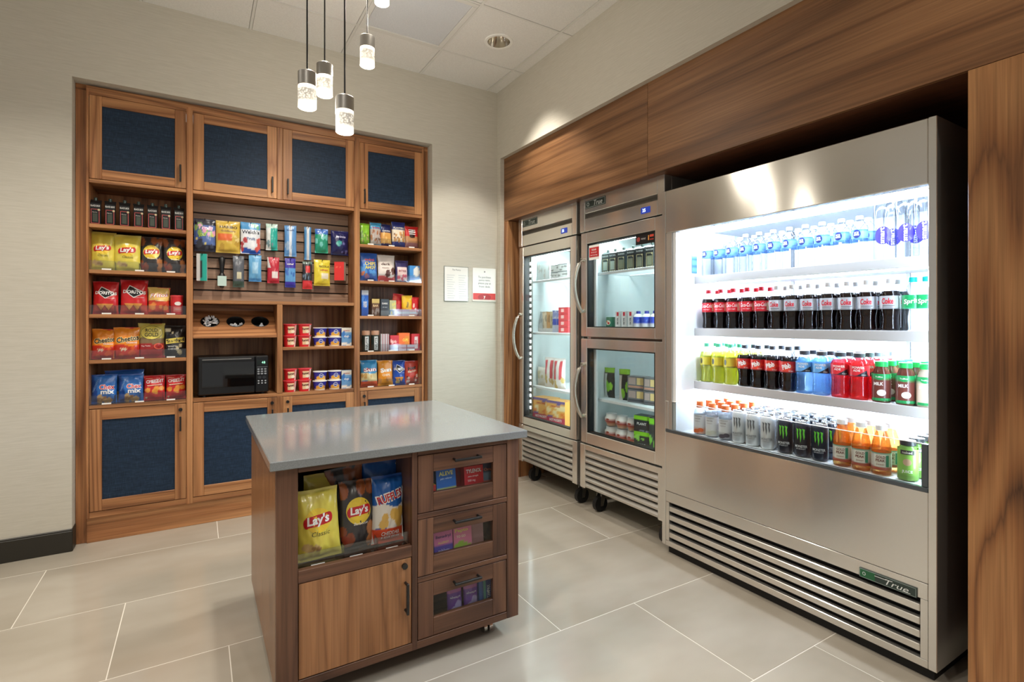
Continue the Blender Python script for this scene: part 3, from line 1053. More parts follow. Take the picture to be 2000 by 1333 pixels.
def fridge(label, X0, y0, y1, ztop, doors, led_dots, badge, shelves):
    t = thing('glass_door_fridge', label, 'refrigerator')
    xb = X0 + 0.78
    xi = X0 + 0.062
    body = empty('cabinet', t)
    ob('side_panel', G().cbox(xi, xb, y0 + 0.004, y0 + 0.044, 0.16, ztop, 0.002), 'steel', body)
    ob('side_panel', G().cbox(xi, xb, y1 - 0.044, y1 - 0.004, 0.16, ztop, 0.002), 'steel', body)
    ob('compressor_box', G().box(xi, xb, y0 + 0.0445, y1 - 0.0445, 1.872, ztop - 0.002), 'steel_dark', body)
    ob('base_box', G().box(xi, xb, y0 + 0.0445, y1 - 0.0445, 0.17, 0.49), 'cool_liner', body)
    ob('back_liner', G().box(xb - 0.05, xb - 0.001, y0 + 0.0445, y1 - 0.0445, 0.4905, 1.8715), 'cool_liner', body)
    for a, b_ in ((y0 + 0.0445, y0 + 0.0475), (y1 - 0.0475, y1 - 0.0445)):
        ob('side_liner', G().box(xi, xb - 0.051, a, b_, 0.4905, 1.8715), 'cool_liner', body)
    for yy in (y0 + 0.16, y1 - 0.16):
        ob('shelf_standard', G().cbox(xb - 0.058, xb - 0.0502, yy - 0.009, yy + 0.009, 0.55, 1.84, 0.001), 'white_wire', body)
    # header
    pw = 0.052
    ob('header_leak_block', G().box(X0 + 0.057, X0 + 0.0615, y0 + 0.02, y1 - 0.02, 1.85, 1.93), 'gap_black', body)  # dark strip added to stop interior light leaking above the door
    for a, b_ in ((y0, y0 + pw), (y1 - pw, y1)):
        ob('corner_post', G().cbox(X0, xi - 0.001, a, b_, 1.880, ztop, 0.003), 'steel', t)
    ob('header_panel', G().cbox(X0 + 0.002, xi - 0.001, y0 + pw + 0.001, y1 - pw - 0.001, 2.000, ztop, 0.003), 'steel', t)
    # concave return under the header panel
    hg = G()
    vs = []
    for k in range(7):
        u = k / 6
        xx = X0 + 0.004 + 0.03 * math.sin(u * PI / 2); zz = 2.001 - 0.034 * u
        vs += [(xx, y0 + pw + 0.001, zz), (xx, y1 - pw - 0.001, zz)]
    hg.add(vs, [(2 * k, 2 * k + 1, 2 * k + 3, 2 * k + 2) for k in range(6)])
    ob('header_cove', hg, 'steel_dark', t, smooth=60)
    lp = ob('control_panel', G().cbox(X0 + 0.001, xi - 0.001, y0 + pw + 0.001, y1 - pw - 0.001, 1.880, 1.966, 0.002), 'steel', t)
    yd = y0 + 0.14
    dsp = ob('display', G().cbox(X0 - 0.002, X0 + 0.0005, yd - 0.034, yd + 0.038, 1.906, 1.942, 0.001), 'glow_blue', lp)
    D = Decal(lambda px, pz, e: (X0 - 0.002 - e, -px, pz)); D.text('35', -(yd + 0.012), 1.924, 0.024, (225, 238, 255), bold=0.0)
    ob('digits', D, 'display_white', lp)
    yb_ = y1 - pw - 0.008
    bd = ob('badge', G().cbox(X0 - 0.001, X0 + 0.003, yb_ - badge, yb_, 2.030, 2.082, 0.001), 'badge_dark', t)
    D = Decal(lambda px, pz, e: (X0 - 0.001 - e, -px, pz))
    D.frame(-yb_ + 0.004, -yb_ + badge - 0.004, 2.034, 2.078, 0.0025, (165, 175, 170))
    D.ell(-yb_ + 0.03, 2.056, 0.013, 0.013, (165, 175, 170)); D.ell(-yb_ + 0.03, 2.056, 0.008, 0.008, (62, 74, 70))
    D.text('True', -yb_ + badge * 0.66, 2.056, badge * 0.42, (215, 222, 218), bold=0.0, shear=0.25)
    ob('lettering', D, 'ink', bd)
    # doors
    for di, (z0, z1, g0, g1, h0, h1) in enumerate(doors):
        d = empty('door', t)
        fl_, fr_ = 0.062, 0.066
        ob('door_stile', G().cbox(X0, X0 + 0.055, y1 - fl_ - 0.012, y1 - 0.012, z0, z1, 0.004), 'steel', d)
        ob('door_stile', G().cbox(X0, X0 + 0.055, y0 + 0.006, y0 + 0.006 + fr_, z0, z1, 0.004), 'steel', d)
        a, b_ = y0 + 0.006 + fr_, y1 - fl_ - 0.012
        ob('door_rail', G().cbox(X0 + 0.0005, X0 + 0.055, a - 0.003, b_ + 0.003, z0, g0, 0.003), 'steel', d)
        ob('door_rail', G().cbox(X0 + 0.0005, X0 + 0.055, a - 0.003, b_ + 0.003, g1, z1, 0.003), 'steel', d)
        gk = G()
        for q_ in ((a - 0.001, a + 0.007, g0, g1), (b_ - 0.007, b_ + 0.001, g0, g1), (a, b_, g0 - 0.001, g0 + 0.006), (a, b_, g1 - 0.006, g1 + 0.001)):
            gk.box(X0 + 0.004, X0 + 0.052, *q_)
        ob('gasket', gk, 'gap_black', d)
        ob('glass', G().box(X0 + 0.010, X0 + 0.014, a, b_, g0, g1), 'glass', d)
        bow_handle(d, X0, y1 - 0.042, h0, h1)
    ob('mullion', G().box(X0 + 0.058, X0 + 0.10, y0 + 0.048, y1 - 0.048, 1.12, 1.225), 'steel_dark', t) if len(doors) > 1 else None
    # louvred base
    gr = empty('grille', t)
    for a, b_ in ((y0, y0 + pw), (y1 - pw, y1)):
        ob('corner_post', G().cbox(X0 + 0.002, xi, a, b_, 0.158, 0.455, 0.003), 'steel', t)
    ob('grille_back', G().box(xi - 0.006, xi, y0 + pw, y1 - pw, 0.17, 0.44), 'gap_black', gr)
    ob('top_band', G().cbox(X0 + 0.004, xi - 0.007, y0 + pw, y1 - pw, 0.418, 0.454, 0.002), 'steel', gr)
    n_ = 6
    for k in range(n_):
        zb = 0.168 + k * 0.0415
        vs = []
        for yy in (y0 + pw, y1 - pw):
            vs += [(X0 + 0.006, yy, zb), (X0 + 0.006, yy, zb + 0.012), (X0 + 0.034, yy, zb + 0.036), (X0 + 0.036, yy, zb + 0.033), (X0 + 0.012, yy, zb)]
        fs = [(0, 1, 2, 3, 4), (9, 8, 7, 6, 5)] + [(q_, q_ + 5, (q_ + 1) % 5 + 5, (q_ + 1) % 5) for q_ in range(5)]
        g = G().add(vs, fs)
        ob('louvre', g, 'steel_light', gr)
    for cx_ in (X0 + 0.10, xb - 0.1):
        for cy_ in (y0 + 0.07, y1 - 0.09):
            caster(t, cx_, cy_, 0.16)
    for z_ in shelves:
        wire_shelf(t, X0 + 0.11, xb - 0.06, y0 + 0.05, y1 - 0.05, z_)
    # vertical light strip on the hinge-side mullion
    zz0, zz1 = 0.56, 1.80
    yl = y1 - 0.085
    ls = ob('light_strip', G().cbox(X0 + 0.060, X0 + 0.075, yl - 0.014, yl + 0.02, zz0 - 0.02, zz1, 0.001), 'steel_dark' if led_dots else 'white_liner', t)
    if led_dots:
        ld = G()
        k = zz0 + 0.02
        while k < zz1 - 0.03:
            ld.cbox(X0 + 0.0565, X0 + 0.0598, yl - 0.013, yl + 0.003, k, k + 0.022, 0.001)
            k += 0.048
        o = ob('light_dots', ld, 'led_fridge', ls); 
    return t


fr1 = fridge('tall stainless fridge with one full-height glass door beside the back wall', 2.225, 2.834, 3.590, 2.108,
             [(0.462, 1.872, 0.522, 1.797, 0.985, 1.34)], True, 0.21, [1.607, 1.193, 0.762])
fr2 = fridge('stainless fridge with two half-height glass doors next to the open cooler', 2.222, 2.046, 2.795, 2.116,
             [(1.178, 1.872, 1.240, 1.797, 1.345, 1.695), (0.466, 1.164, 0.538, 1.101, 0.643, 0.995)], False, 0.20, [1.610, 1.237, 0.758])
ob('light_housing', G().cbox(2.36, 2.48, 2.90, 3.52, 1.834, 1.85, 0.002), 'led_top', fr1)
ob('jamb_fill_light', G().cbox(2.300, 2.318, 2.884, 2.890, 0.56, 1.80, 0.001), 'led_top', fr1)  # hidden strip added behind the door stile to light the interior
ob('light_housing', G().cbox(2.36, 2.48, 2.11, 2.73, 1.834, 1.85, 0.002), 'led_dim', fr2)
ob('jamb_fill_light', G().cbox(2.300, 2.318, 2.096, 2.102, 0.56, 1.80, 0.001), 'led_dim', fr2)  # likewise an unseen strip added for interior light

# ================================================================ open-front drinks cooler
CX0, CY0, CY1, CZT = 2.206, 0.792, 2.050, 1.998
co = thing('open_drinks_cooler', 'wide stainless open-front drinks cooler lit brightly inside', 'cooler')
CXB = 2.98
EC = 0.026
for a, b_ in ((CY0, CY0 + EC), (CY1 - EC, CY1)):
    ob('end_panel', G().cbox(CX0 + 0.001, CXB, a, b_, 0.048, CZT, 0.002), 'steel', co)
ob('header', G().cbox(CX0 + 0.002, CX0 + 0.05, CY0 + EC, CY1 - EC, 1.764, CZT - 0.001, 0.003), 'steel', co)
ob('top_cover', G().box(CX0 + 0.05, CXB, CY0 + EC, CY1 - EC, 1.95, CZT - 0.002), 'steel_dark', co)
ob('canopy_liner', G().box(CX0 + 0.051, CXB - 0.02, CY0 + EC, CY1 - EC, 1.785, 1.80), 'white_liner', co)
ob('front_panel', G().cbox(CX0 + 0.002, CX0 + 0.05, CY0 + EC, CY1 - EC, 0.348, 0.672, 0.002), 'steel', co)
gp = empty('lower_grille', co)
SL0 = 0.076; NS = 5; SP = (0.288 - 0.098) / 4
ya, yb_ = CY0 + EC + 0.001, CY1 - EC - 0.001
ob('grille_backing', G().box(CX0 + 0.035, CX0 + 0.045, ya, yb_, 0.06, 0.34), 'gap_black', gp)
ob('band', G().cbox(CX0 + 0.002, CX0 + 0.028, ya, yb_, 0.289, 0.3465, 0.0015), 'steel', gp)
for k in range(4):
    zt = 0.266 - k * SP
    ob('slat', G().cbox(CX0 + 0.002, CX0 + 0.028, ya + 0.024, yb_ - 0.024, zt - (SP - 0.021), zt, 0.0025), 'steel', gp)
ob('band', G().cbox(CX0 + 0.002, CX0 + 0.028, ya, yb_, 0.048, 0.076, 0.0015), 'steel', gp)
for a in ((ya, ya + 0.023), (yb_ - 0.023, yb_)):
    ob('grille_end', G().cbox(CX0 + 0.0025, CX0 + 0.028, a[0], a[1], 0.0765, 0.2885, 0.001), 'steel', gp)
ob('base', G().box(CX0 + 0.035, CXB, CY0 + 0.02, CY1 - 0.02, 0.0, 0.047), 'matte_black', co)
bd = ob('badge', G().cbox(CX0 - 0.003, CX0 + 0.0015, 0.850, 1.040, 0.286, 0.322, 0.001), 'badge_dark', co)
ob('badge_tab', G().box(CX0 - 0.0036, CX0 - 0.0028, 0.985, 1.037, 0.2885, 0.3195), 'badge_green', bd)
D = Decal(lambda px, pz, e: (CX0 - 0.0032 - e, -px, pz))
D.frame(-1.038, -0.852, 0.288, 0.320, 0.0015, (150, 165, 158))
D.ell(-1.022, 0.304, 0.006, 0.007, (190, 205, 198)); D.ell(-1.022, 0.304, 0.0035, 0.0045, (38, 98, 62))
D.text('True', -0.912, 0.304, 0.075, (225, 230, 226), h=0.020, bold=0.0, shear=0.3)
D.rect(-0.985, -0.945, 0.3105, 0.3125, (225, 230, 226), 2, 1); D.rect(-0.895, -0.868, 0.2935, 0.2955, (225, 230, 226), 2, 1)
ob('lettering', D, 'ink', bd)
# liner
IY0, IY1 = 0.823, 1.960
ob('side_liner', G().box(CX0 + 0.012, CXB - 0.03, IY1, CY1 - EC - 0.001, 0.672, 1.7845), 'white_liner', co)
ob('side_liner', G().box(CX0 + 0.03, CXB - 0.03, CY0 + EC + 0.001, IY0 - 0.0005, 0.672, 1.7845), 'white_liner', co)
ob('front_jamb', G().cbox(CX0 + 0.004, CX0 + 0.011, IY1 + 0.022, CY1 - EC - 0.001, 0.68, 1.763, 0.001), 'steel_light', co)
bk = ob('back_liner', G().box(2.86, CXB - 0.03, IY0, IY1, 0.672, 1.7845), 'white_liner', co)
sl_ = G()
for r_ in range(4):
    k = 0
    yy = IY0 + 0.04 + (0.02 if r_ % 2 else 0)
    while yy < IY1 - 0.06:
        sl_.box(2.8585, 2.8599, yy, yy + 0.024, 0.955 - 0.07 - r_ * 0.018, 0.955 - 0.066 - r_ * 0.018)
        sl_.box(2.8585, 2.8599, yy, yy + 0.024, 1.215 - 0.07 - r_ * 0.018, 1.215 - 0.066 - r_ * 0.018)
        yy += 0.052
o = ob('air_slots', sl_, 'slot_dark', bk); o['kind'] = 'stuff'
for yy in (1.135, 1.69):
    ob('shelf_standard', G().cbox(2.852, 2.8595, yy - 0.008, yy + 0.008, 0.95, 1.78, 0.001), 'slot_dark', bk)
ob('deck', G().cbox(CX0 + 0.04, 2.86, IY0, IY1, 0.655, 0.680, 0.002), 'white_liner', co)
DECK = 0.681
CSH = [1.526, 1.238, 0.946]
SHX = 2.368
for z_ in CSH:
    s = ob('shelf', G().cbox(SHX + 0.004, 2.85, IY0 + 0.001, IY1 - 0.001, z_ - 0.022, z_, 0.001), 'shelf_white', co)
    ob('shelf_lip', G().cbox(SHX - 0.004, SHX + 0.0035, IY0 + 0.001, IY1 - 0.001, z_ - 0.040, z_ + 0.003, 0.0015), 'shelf_lip', s)
    ob('led_strip', G().cbox(SHX + 0.17, SHX + 0.21, IY0 + 0.03, IY1 - 0.03, z_ - 0.030, z_ - 0.0225, 0.001), 'led', s)
ob('led_strip', G().cbox(CX0 + 0.08, CX0 + 0.11, IY0 + 0.02, IY1 - 0.02, 1.772, 1.784, 0.001), 'led_canopy', co)
ob('led_strip', G().cbox(CX0 + 0.22, CX0 + 0.25, IY0 + 0.02, IY1 - 0.02, 1.772, 1.784, 0.001), 'led_canopy', co)
ob('led_strip', G().cbox(CX0 + 0.03, CX0 + 0.045, IY1 - 0.004, IY1 - 0.0005, 0.86, 1.74, 0.001), 'led_side_fill', co)  # side strip added to brighten the bottle fronts
ob('led_strip', G().cbox(CX0 + 0.06, CX0 + 0.09, IY0 + 0.0005, IY0 + 0.004, 0.72, 1.74, 0.001), 'led_side_fill', co)  # hidden side strip, also added for the bottle fronts
# low front glass in a dark frame
gl = empty('front_glass', co)
ob('bottom_channel', G().cbox(CX0 + 0.0, CX0 + 0.02, CY0 + EC, CY1 - EC, 0.672, 0.688, 0.002), 'grey_rail', gl)
ob('side_channel', G().cbox(CX0 + 0.0, CX0 + 0.02, CY0 + EC, CY0 + EC + 0.02, 0.689, 0.842, 0.002), 'grey_rail', gl)
ob('side_channel', G().cbox(CX0 + 0.0, CX0 + 0.02, CY1 - EC - 0.02, CY1 - EC, 0.689, 0.842, 0.002), 'steel_light', gl)
ob('pane', G().box(CX0 + 0.007, CX0 + 0.012, CY0 + EC + 0.012, CY1 - EC - 0.012, 0.688, 0.840), 'glass', gl)
ob('pane_edge', G().box(CX0 + 0.0065, CX0 + 0.0125, CY0 + EC + 0.021, CY1 - EC - 0.021, 0.8402, 0.8425), 'paper_white', gl)

# ================================================================ island cart
IX0, IX1, IYF, IYB, ICT = 0.214, 1.125, 1.815, 2.700, 0.835
isl = thing('island_cart', 'walnut island cart on castors with a grey quartz top', 'kitchen island')
ob('countertop', G().cbox(0.193, 1.150, 1.785, 2.742, ICT - 0.030, ICT, 0.0025), 'grey_quartz', isl)
ct = ICT - 0.0305
BZ = 0.075
ob('side_panel', G().cbox(IX0, IX0 + 0.02, IYF + 0.0225, IYB, BZ, ct, 0.001), 'cart_door', isl)
ob('side_panel', G().cbox(IX1 - 0.02, IX1, IYF + 0.0225, IYB, BZ, ct, 0.001), 'cart_door', isl)
ob('back_panel', G().box(IX0 + 0.021, IX1 - 0.021, IYB - 0.02, IYB, BZ, ct), 'cart_x', isl)
ob('bottom_panel', G().box(IX0 + 0.021, IX1 - 0.021, IYF + 0.0225, IYB - 0.021, BZ + 0.005, BZ + 0.025), 'cart_x', isl)
yf0, yf1 = IYF, IYF + 0.022
for a, b_ in ((IX0, 0.280), (0.669, 0.690), (1.071, IX1)):
    ob('stile', G().cbox(a, b_, yf0, yf1, BZ, ct, 0.0015), 'cart_z', isl)
ob('rail', G().cbox(0.2805, 0.6685, yf0, yf1, 0.783, ct, 0.0015), 'cart_x', isl)
ob('rail', G().cbox(0.2805, 0.6685, yf0, yf1, 0.420, 0.461, 0.0015), 'cart_x', isl)
ob('rail', G().cbox(0.2805, 1.0705, yf0 + 0.0005, yf1, BZ, 0.103, 0.0015), 'cart_x', isl)
ob('rail', G().cbox(0.6905, 1.0705, yf0, yf1, 0.785, ct, 0.0015), 'cart_x', isl)
for z0, z1 in ((0.549, 0.568), (0.317, 0.335)):
    ob('rail', G().cbox(0.6905, 1.0705, yf0, yf1, z0, z1, 0.0015), 'cart_x', isl)
# niche
NF = 0.452
ob('niche_floor', G().box(0.2585, 0.690, yf1 + 0.0005, 2.30, NF - 0.016, NF), 'cart_x', isl)
ob('niche_side', G().box(0.2585, 0.2785, yf1 + 0.0005, 2.30, NF + 0.0005, ct - 0.001), 'cart_z', isl)
ob('niche_side', G().box(0.670, 0.690, yf1 + 0.0005, 2.30, NF + 0.0005, ct - 0.001), 'cart_z', isl)
ob('niche_back', G().box(0.2585, 0.690, 2.3005, 2.315, NF, ct - 0.001), 'cart_z', isl)
d = empty('door', isl)
ob('door_panel', G().cbox(0.2825, 0.6665, yf0 + 0.001, yf1 - 0.001, 0.106, 0.4175, 0.0015), 'cart_door', d)
lz = 0.393
ob('cam_lock', G().cyl((0.640, yf0 + 0.002, lz), (0.640, yf0 - 0.009, lz), 0.0105, 16), 'handle_black', d, smooth=40)


def bar_handle(parent, p, q_, out=0.026):
    p = Vector(p); q_ = Vector(q_)
    ax = (q_ - p).normalized()
    g = G()
    for e in (p + ax * 0.007, q_ - ax * 0.007):
        g.cyl(tuple(e), (e.x, e.y - out + 0.003, e.z), 0.0048, 8)
    a = p + Vector((0, -out, 0)); b_ = q_ + Vector((0, -out, 0))
    lo = [min(a[k], b_[k]) - (0.0 if abs(ax[k]) > .5 else 0.0048) for k in range(3)]
    hi = [max(a[k], b_[k]) + (0.0 if abs(ax[k]) > .5 else 0.0048) for k in range(3)]
    g.cbox(lo[0], hi[0], lo[1], hi[1], lo[2], hi[2], 0.002)
    ob('handle', g, 'handle_black', parent)


bar_handle(d, (0.644, yf0 + 0.001, 0.226), (0.644, yf0 + 0.001, 0.338))
for z0, z1, g0, g1, hz in ((0.569, 0.784, 0.638, 0.717, 0.753), (0.336, 0.548, 0.404, 0.485, 0.519), (0.105, 0.316, 0.172, 0.254, 0.285)):
    d = empty('drawer', isl)
    a, b_ = 0.6925, 1.0685
    ga, gb = 0.753, 1.007
    z0 += 0.0015; z1 -= 0.0015
    ob('drawer_stile', G().cbox(a, ga, yf0 + 0.001, yf1 - 0.001, z0, z1, 0.0015), 'cart_z', d)
    ob('drawer_stile', G().cbox(gb, b_, yf0 + 0.001, yf1 - 0.001, z0, z1, 0.0015), 'cart_z', d)
    ob('drawer_rail', G().cbox(ga, gb, yf0 + 0.0015, yf1 - 0.001, z0, g0, 0.0015), 'cart_x', d)
    ob('drawer_rail', G().cbox(ga, gb, yf0 + 0.0015, yf1 - 0.001, g1, z1, 0.0015), 'cart_x', d)
    ob('window', G().box(ga, gb, yf0 + 0.010, yf0 + 0.013, g0, g1), 'glass', d)
    ob('drawer_box', G().box(a, b_, yf1, 2.2, z0, z0 + 0.012).box(a, a + 0.01, yf1, 2.2, z0, z1 - 0.02).box(b_ - 0.01, b_, yf1, 2.2, z0, z1 - 0.02).box(a, b_, 2.19, 2.2, z0, z1 - 0.02), 'cart_x', d)
    bar_handle(d, (0.829, yf0 + 0.002, hz), (0.944, yf0 + 0.002, hz))
for cx_ in (IX0 + 0.11, IX1 - 0.105):
    for cy_ in (IYF + 0.085, IYB - 0.1):
        c = empty('caster', isl)
        g = G()
        for s in (-1, 1):
            g.cyl((cx_ + s * 0.012 - 0.007, cy_, 0.024), (cx_ + s * 0.012 + 0.007, cy_, 0.024), 0.024, 16)
        ob('wheel', g, 'acrylic' if False else 'chrome', c, smooth=40)
        ob('fork', G().cbox(cx_ - 0.022, cx_ + 0.022, cy_ - 0.018, cy_ + 0.018, 0.046, 0.060, 0.004).cyl((cx_, cy_, 0.058), (cx_, cy_, 0.076), 0.01, 10), 'chrome', c)

# ================================================================ pendants, downlights, wall notices
PN = [(0.388, 2.285, 2.159), (0.509, 2.542, 2.333), (0.521, 2.205, 2.0575), (0.730, 2.619, 2.560), (0.787, 2.561, 2.862)]
PLAB = ['glowing bubble-glass pendant lamp, leftmost of the hanging cluster', 'bubble-glass pendant lamp just right of the leftmost one', 'lowest hanging bubble-glass pendant lamp of the cluster',
        'bubble-glass pendant lamp hanging apart on the right, near the ceiling tiles', 'pendant lamp cut off by the top of the picture']
for k, (x, y, z) in enumerate(PN):
    t = thing('pendant_lamp', PLAB[k], 'pendant lamp', (x, y, z), group='pendant cluster')
    rr = 0.036
    ob('bubble_shade', G().lathe([(rr * 0.9, 0.0), (rr, 0.003), (rr, 0.090)], 28, c1=True), 'bubble_glass', t, smooth=40)
    ob('socket_cap', G().lathe([(rr + 0.0005, 0.0905), (rr + 0.0005, 0.146), (rr - 0.003, 0.1495), (0.012, 0.151), (0.008, 0.156), (0.004, 0.158)], 28), 'nickel', t, smooth=40)
    ob('cord', G().cyl((0, 0, 0.157), (0, 0, CEIL - z - 0.02), 0.0035, 8), 'cord_black', t)
    ob('ceiling_cup', G().lathe([(0.03, CEIL - z - 0.022), (0.032, CEIL - z - 0.02), (0.032, CEIL - z - 0.001)], 20), 'nickel', t, smooth=40)
    L_ = bpy.data.lights.new('pendant_bulb', 'POINT'); L_.energy = PEND_W; L_.color = (1.0, 0.92, 0.80); L_.shadow_soft_size = 0.03
    lo = bpy.data.objects.new('pendant_bulb', L_); COL.objects.link(lo); lo.location = (x, y, z - 0.045)

DLAB = ['round recessed downlight with a shiny reflector in the ceiling tile', 'added unseen fill downlight above the right-hand walnut pier', 'added unseen fill downlight in front of the wall unit, over open floor', 'added unseen fill downlight near the left end of the wall unit',
        'added unseen fill downlight over the floor left of the island', 'added unseen fill downlight farthest to the left by the back wall', 'added unseen fill downlight behind the viewer, nearest the cooler', 'added unseen fill downlight behind the viewer on the left', 'added unseen fill downlight above the island beside the pendants']
for k, (x, y) in enumerate(DOWNLIGHTS):  # fixtures after the first are unseen, added to brighten the room
    t = thing('recessed_downlight', DLAB[k], 'downlight', (x, y, CEIL), group='ceiling downlights')
    ob('trim_ring', G().lathe([(0.076, 0.006), (0.076, -0.003), (0.094, -0.003), (0.096, 0.003)], 36, c0=False, c1=False), 'paper_white', t, smooth=40)
    ob('reflector', G().lathe([(0.076, 0.0), (0.07, 0.03), (0.05, 0.075), (0.03, 0.10)], 36, c0=False, c1=False), 'reflector', t, smooth=60)
    ob('lens', G().lathe([(0.031, 0.099), (0.001, 0.0995)], 24), 'downlight_lens', t)
    L_ = bpy.data.lights.new('downlight_beam', 'SPOT'); L_.energy = DOWN_W * {1: 0.4, 8: 1.5, 2: 0.9}.get(k, 1.0); L_.spot_size = R(86 if k == 0 else 118); L_.spot_blend = 0.35 if k == 0 else 0.6; L_.color = (1.0, 0.938, 0.85); L_.shadow_soft_size = 0.05
    lo = bpy.data.objects.new('downlight_beam', L_); COL.objects.link(lo); lo.location = (x, y, CEIL - 0.01)

t = thing('wall_notice', 'white price list sheet in a clear holder on the beige wall', 'sign', (1.748, YW, 1.437))
ob('holder', G().cbox(-0.106, 0.106, -0.006, -0.0005, 0.0, 0.277, 0.001), 'acrylic', t)
ob('sheet', G().box(-0.101, 0.101, -0.0068, -0.0061, 0.005, 0.272), 'paper_white', t)
D = Decal(lambda px, pz, e: (px, -0.0068 - e, pz))
D.text('The Pantry', 0.0, 0.248, 0.075, (60, 60, 64), bold=0.0)
for k in range(11):
    for s in (-1, 1):
        D.rect(s * 0.05 - 0.034, s * 0.05 + 0.034 - 0.01 * (k % 3), 0.205 - k * 0.018, 0.2085 - k * 0.018, (200, 201, 203), 1, 1)
ob('lettering', D, 'ink', t)
t = thing('wall_notice', 'white notice with a red footer band on the beige wall', 'sign', (1.9975, YW, 1.441))
ob('sheet', G().cbox(-0.107, 0.107, -0.006, -0.0005, 0.0, 0.272, 0.001), 'paper_white', t)
D = Decal(lambda px, pz, e: (px, -0.006 - e, pz))
D.rect(-0.103, 0.103, 0.016, 0.068, (196, 44, 40), 4, 2)
D.ell(0.0, 0.035, 0.06, 0.028, (160, 20, 26)); D.rect(-0.103, 0.103, 0.003, 0.0158, (214, 205, 190), 2, 1)
D.text('y', 0, 0.034, 0.018, (240, 225, 215), bold=0.03)
for k, s in enumerate(('To purchase', 'pantry items,', 'please pay at', 'front desk.')):
    D.text(s, 0, 0.196 - 0.0245 * k, 0.116 - 0.012 * (k % 2), (74, 66, 66), bold=0.0)
D.ell(0, 0.242, 0.005, 0.006, (80, 72, 72))
ob('lettering', D, 'ink', t)

# ================================================================ packaged goods
WHITE = (248, 246, 242)


def lays(word2, c2, ring=None):
    def dec(D, w, h):
        if ring: D.ell(0, h * .56, w * .34, w * .36, (236, 205, 60))
        D.ell(0, h * .565, w * .29, w * .27, (240, 205, 60))
        D.rect(-w * .26, w * .26, h * .565 - w * .115, h * .565 + w * .125, (200, 32, 38), 8, 4, 0.1)
        D.ell(-w * .26, h * .56 - w * .03, w * .06, w * .115, (200, 32, 38), 16); D.ell(w * .26, h * .565 + w * .035, w * .06, w * .115, (200, 32, 38), 16)
        D.text("Lay's", 0, h * .565, w * .50, WHITE, bold=0.035, shear=0.15, rot=5)
        if word2: D.text(word2, w * .04, h * .385, w * .40, c2, bold=0.0, shear=0.2)
    return dec


P_YEL = layers((226, 208, 84), (band(0.0, 0.05), (206, 190, 84)), (band(0.95, 1.0), (214, 198, 96)), (spots(3, 3, .13, .22, .13, .2, .55, .5), (206, 172, 112)), (spots(2, 9, .16, .2, .07, .25, .5, .5), (170, 132, 84)))
P_BBQ = layers((58, 54, 54), (spots(4, 5, .8, .93, .13), (150, 84, 46)), (spots(3, 8, .12, .28, .13, 0, .25), (140, 70, 42)), (spots(3, 12, .1, .34, .12, .82, 1), (186, 122, 74)), (spots(2, 21, .14, .2, .06, .05, .3), (140, 50, 30)))


def dor(base):
    def dec(D, w, h):
        D.poly([(-w * .30, h * .64), (-w * .16, h * .84), (w * .42, h * .62), (-w * .02, h * .47)], WHITE)
        D.poly([(-w * .27, h * .64), (-w * .15, h * .81), (w * .36, h * .62), (-w * .01, h * .495)], (30, 28, 30))
        D.text('DORITOS', w * .02, h * .635, w * .80, WHITE, h=h * .095, bold=0.03, rot=-3)
        D.text('NACHO CHEESE' if base == 0 else 'COOL RANCH', w * .18, h * .48, w * .36, WHITE, bold=0.0)
        for a in (-.16, .12):
            D.poly([(w * (a - .18), h * .31), (w * (a + .18), h * .31), (w * a, h * .12)], (222, 150, 70))
    return dec


P_DOR = layers((204, 34, 38), (band(.95, 1), (186, 24, 30)), (band(0, .26), (190, 70, 48)), (band(0, .1), (186, 44, 40)))
P_DORB = layers((22, 74, 170), (band(.93, 1), (16, 40, 110)), (spots(2, 4, .12, .2, .16, .3, .7, .6), (220, 196, 130)))
P_FRI = layers((210, 70, 44), (band(.5, 1, .03), (236, 200, 112)), (spots(6, 3, .12, .36, .11), (226, 140, 66)))
P_CHE = layers((206, 52, 34), (band(.42, 1, .04), (238, 142, 36)), (spots(7, 6, .1, .38, .09, asp=.6), (226, 92, 44)), (spots(4, 16, .2, .4, .05), (236, 220, 190)))
P_ROL = layers((168, 44, 42), (band(.42, 1, .02), (222, 204, 96)), (band(.40, .56, .02), (132, 108, 76)), (band(0, .12), (196, 60, 60)))
P_SMA = layers((30, 30, 32), (spots(6, 2, .1, .95, .12), (70, 70, 70)), (spots(5, 7, .1, .4, .1, .6, 1), (226, 214, 170)), (spots(4, 11, .75, .95, .07, 0, .5), (236, 226, 190)))
P_CHX = layers((46, 112, 190), (lambda s, t: s + t * .25 < .34, (28, 74, 150)), (spots(6, 8, .05, .24, .12, .25, .7), (214, 172, 112)), (spots(5, 18, .05, .22, .06, .2, .7), (168, 116, 66)), (band(.94, 1), (32, 86, 166)))
P_CZT = layers((208, 36, 40), (spots(6, 5, .3, .52, .12, .15, .9, .7), (240, 160, 66)), (band(.94, 1), (180, 24, 30)), (spots(2, 30, .08, .14, .05, 0, .2), (236, 220, 180)))


def d_text(lines):
    """lines: (text, x, z, width, colour[, height, shear, rot]) in fractions of the pack"""
    def dec(D, w, h):
        for l in lines:
            D.text(l[0], w * l[1], h * l[2], w * l[3], l[4], h=(h * l[5] if len(l) > 5 and l[5] else None), shear=l[6] if len(l) > 6 else 0.0, rot=l[7] if len(l) > 7 else 0.0, bold=l[8] if len(l) > 8 else 0.025)
    return dec


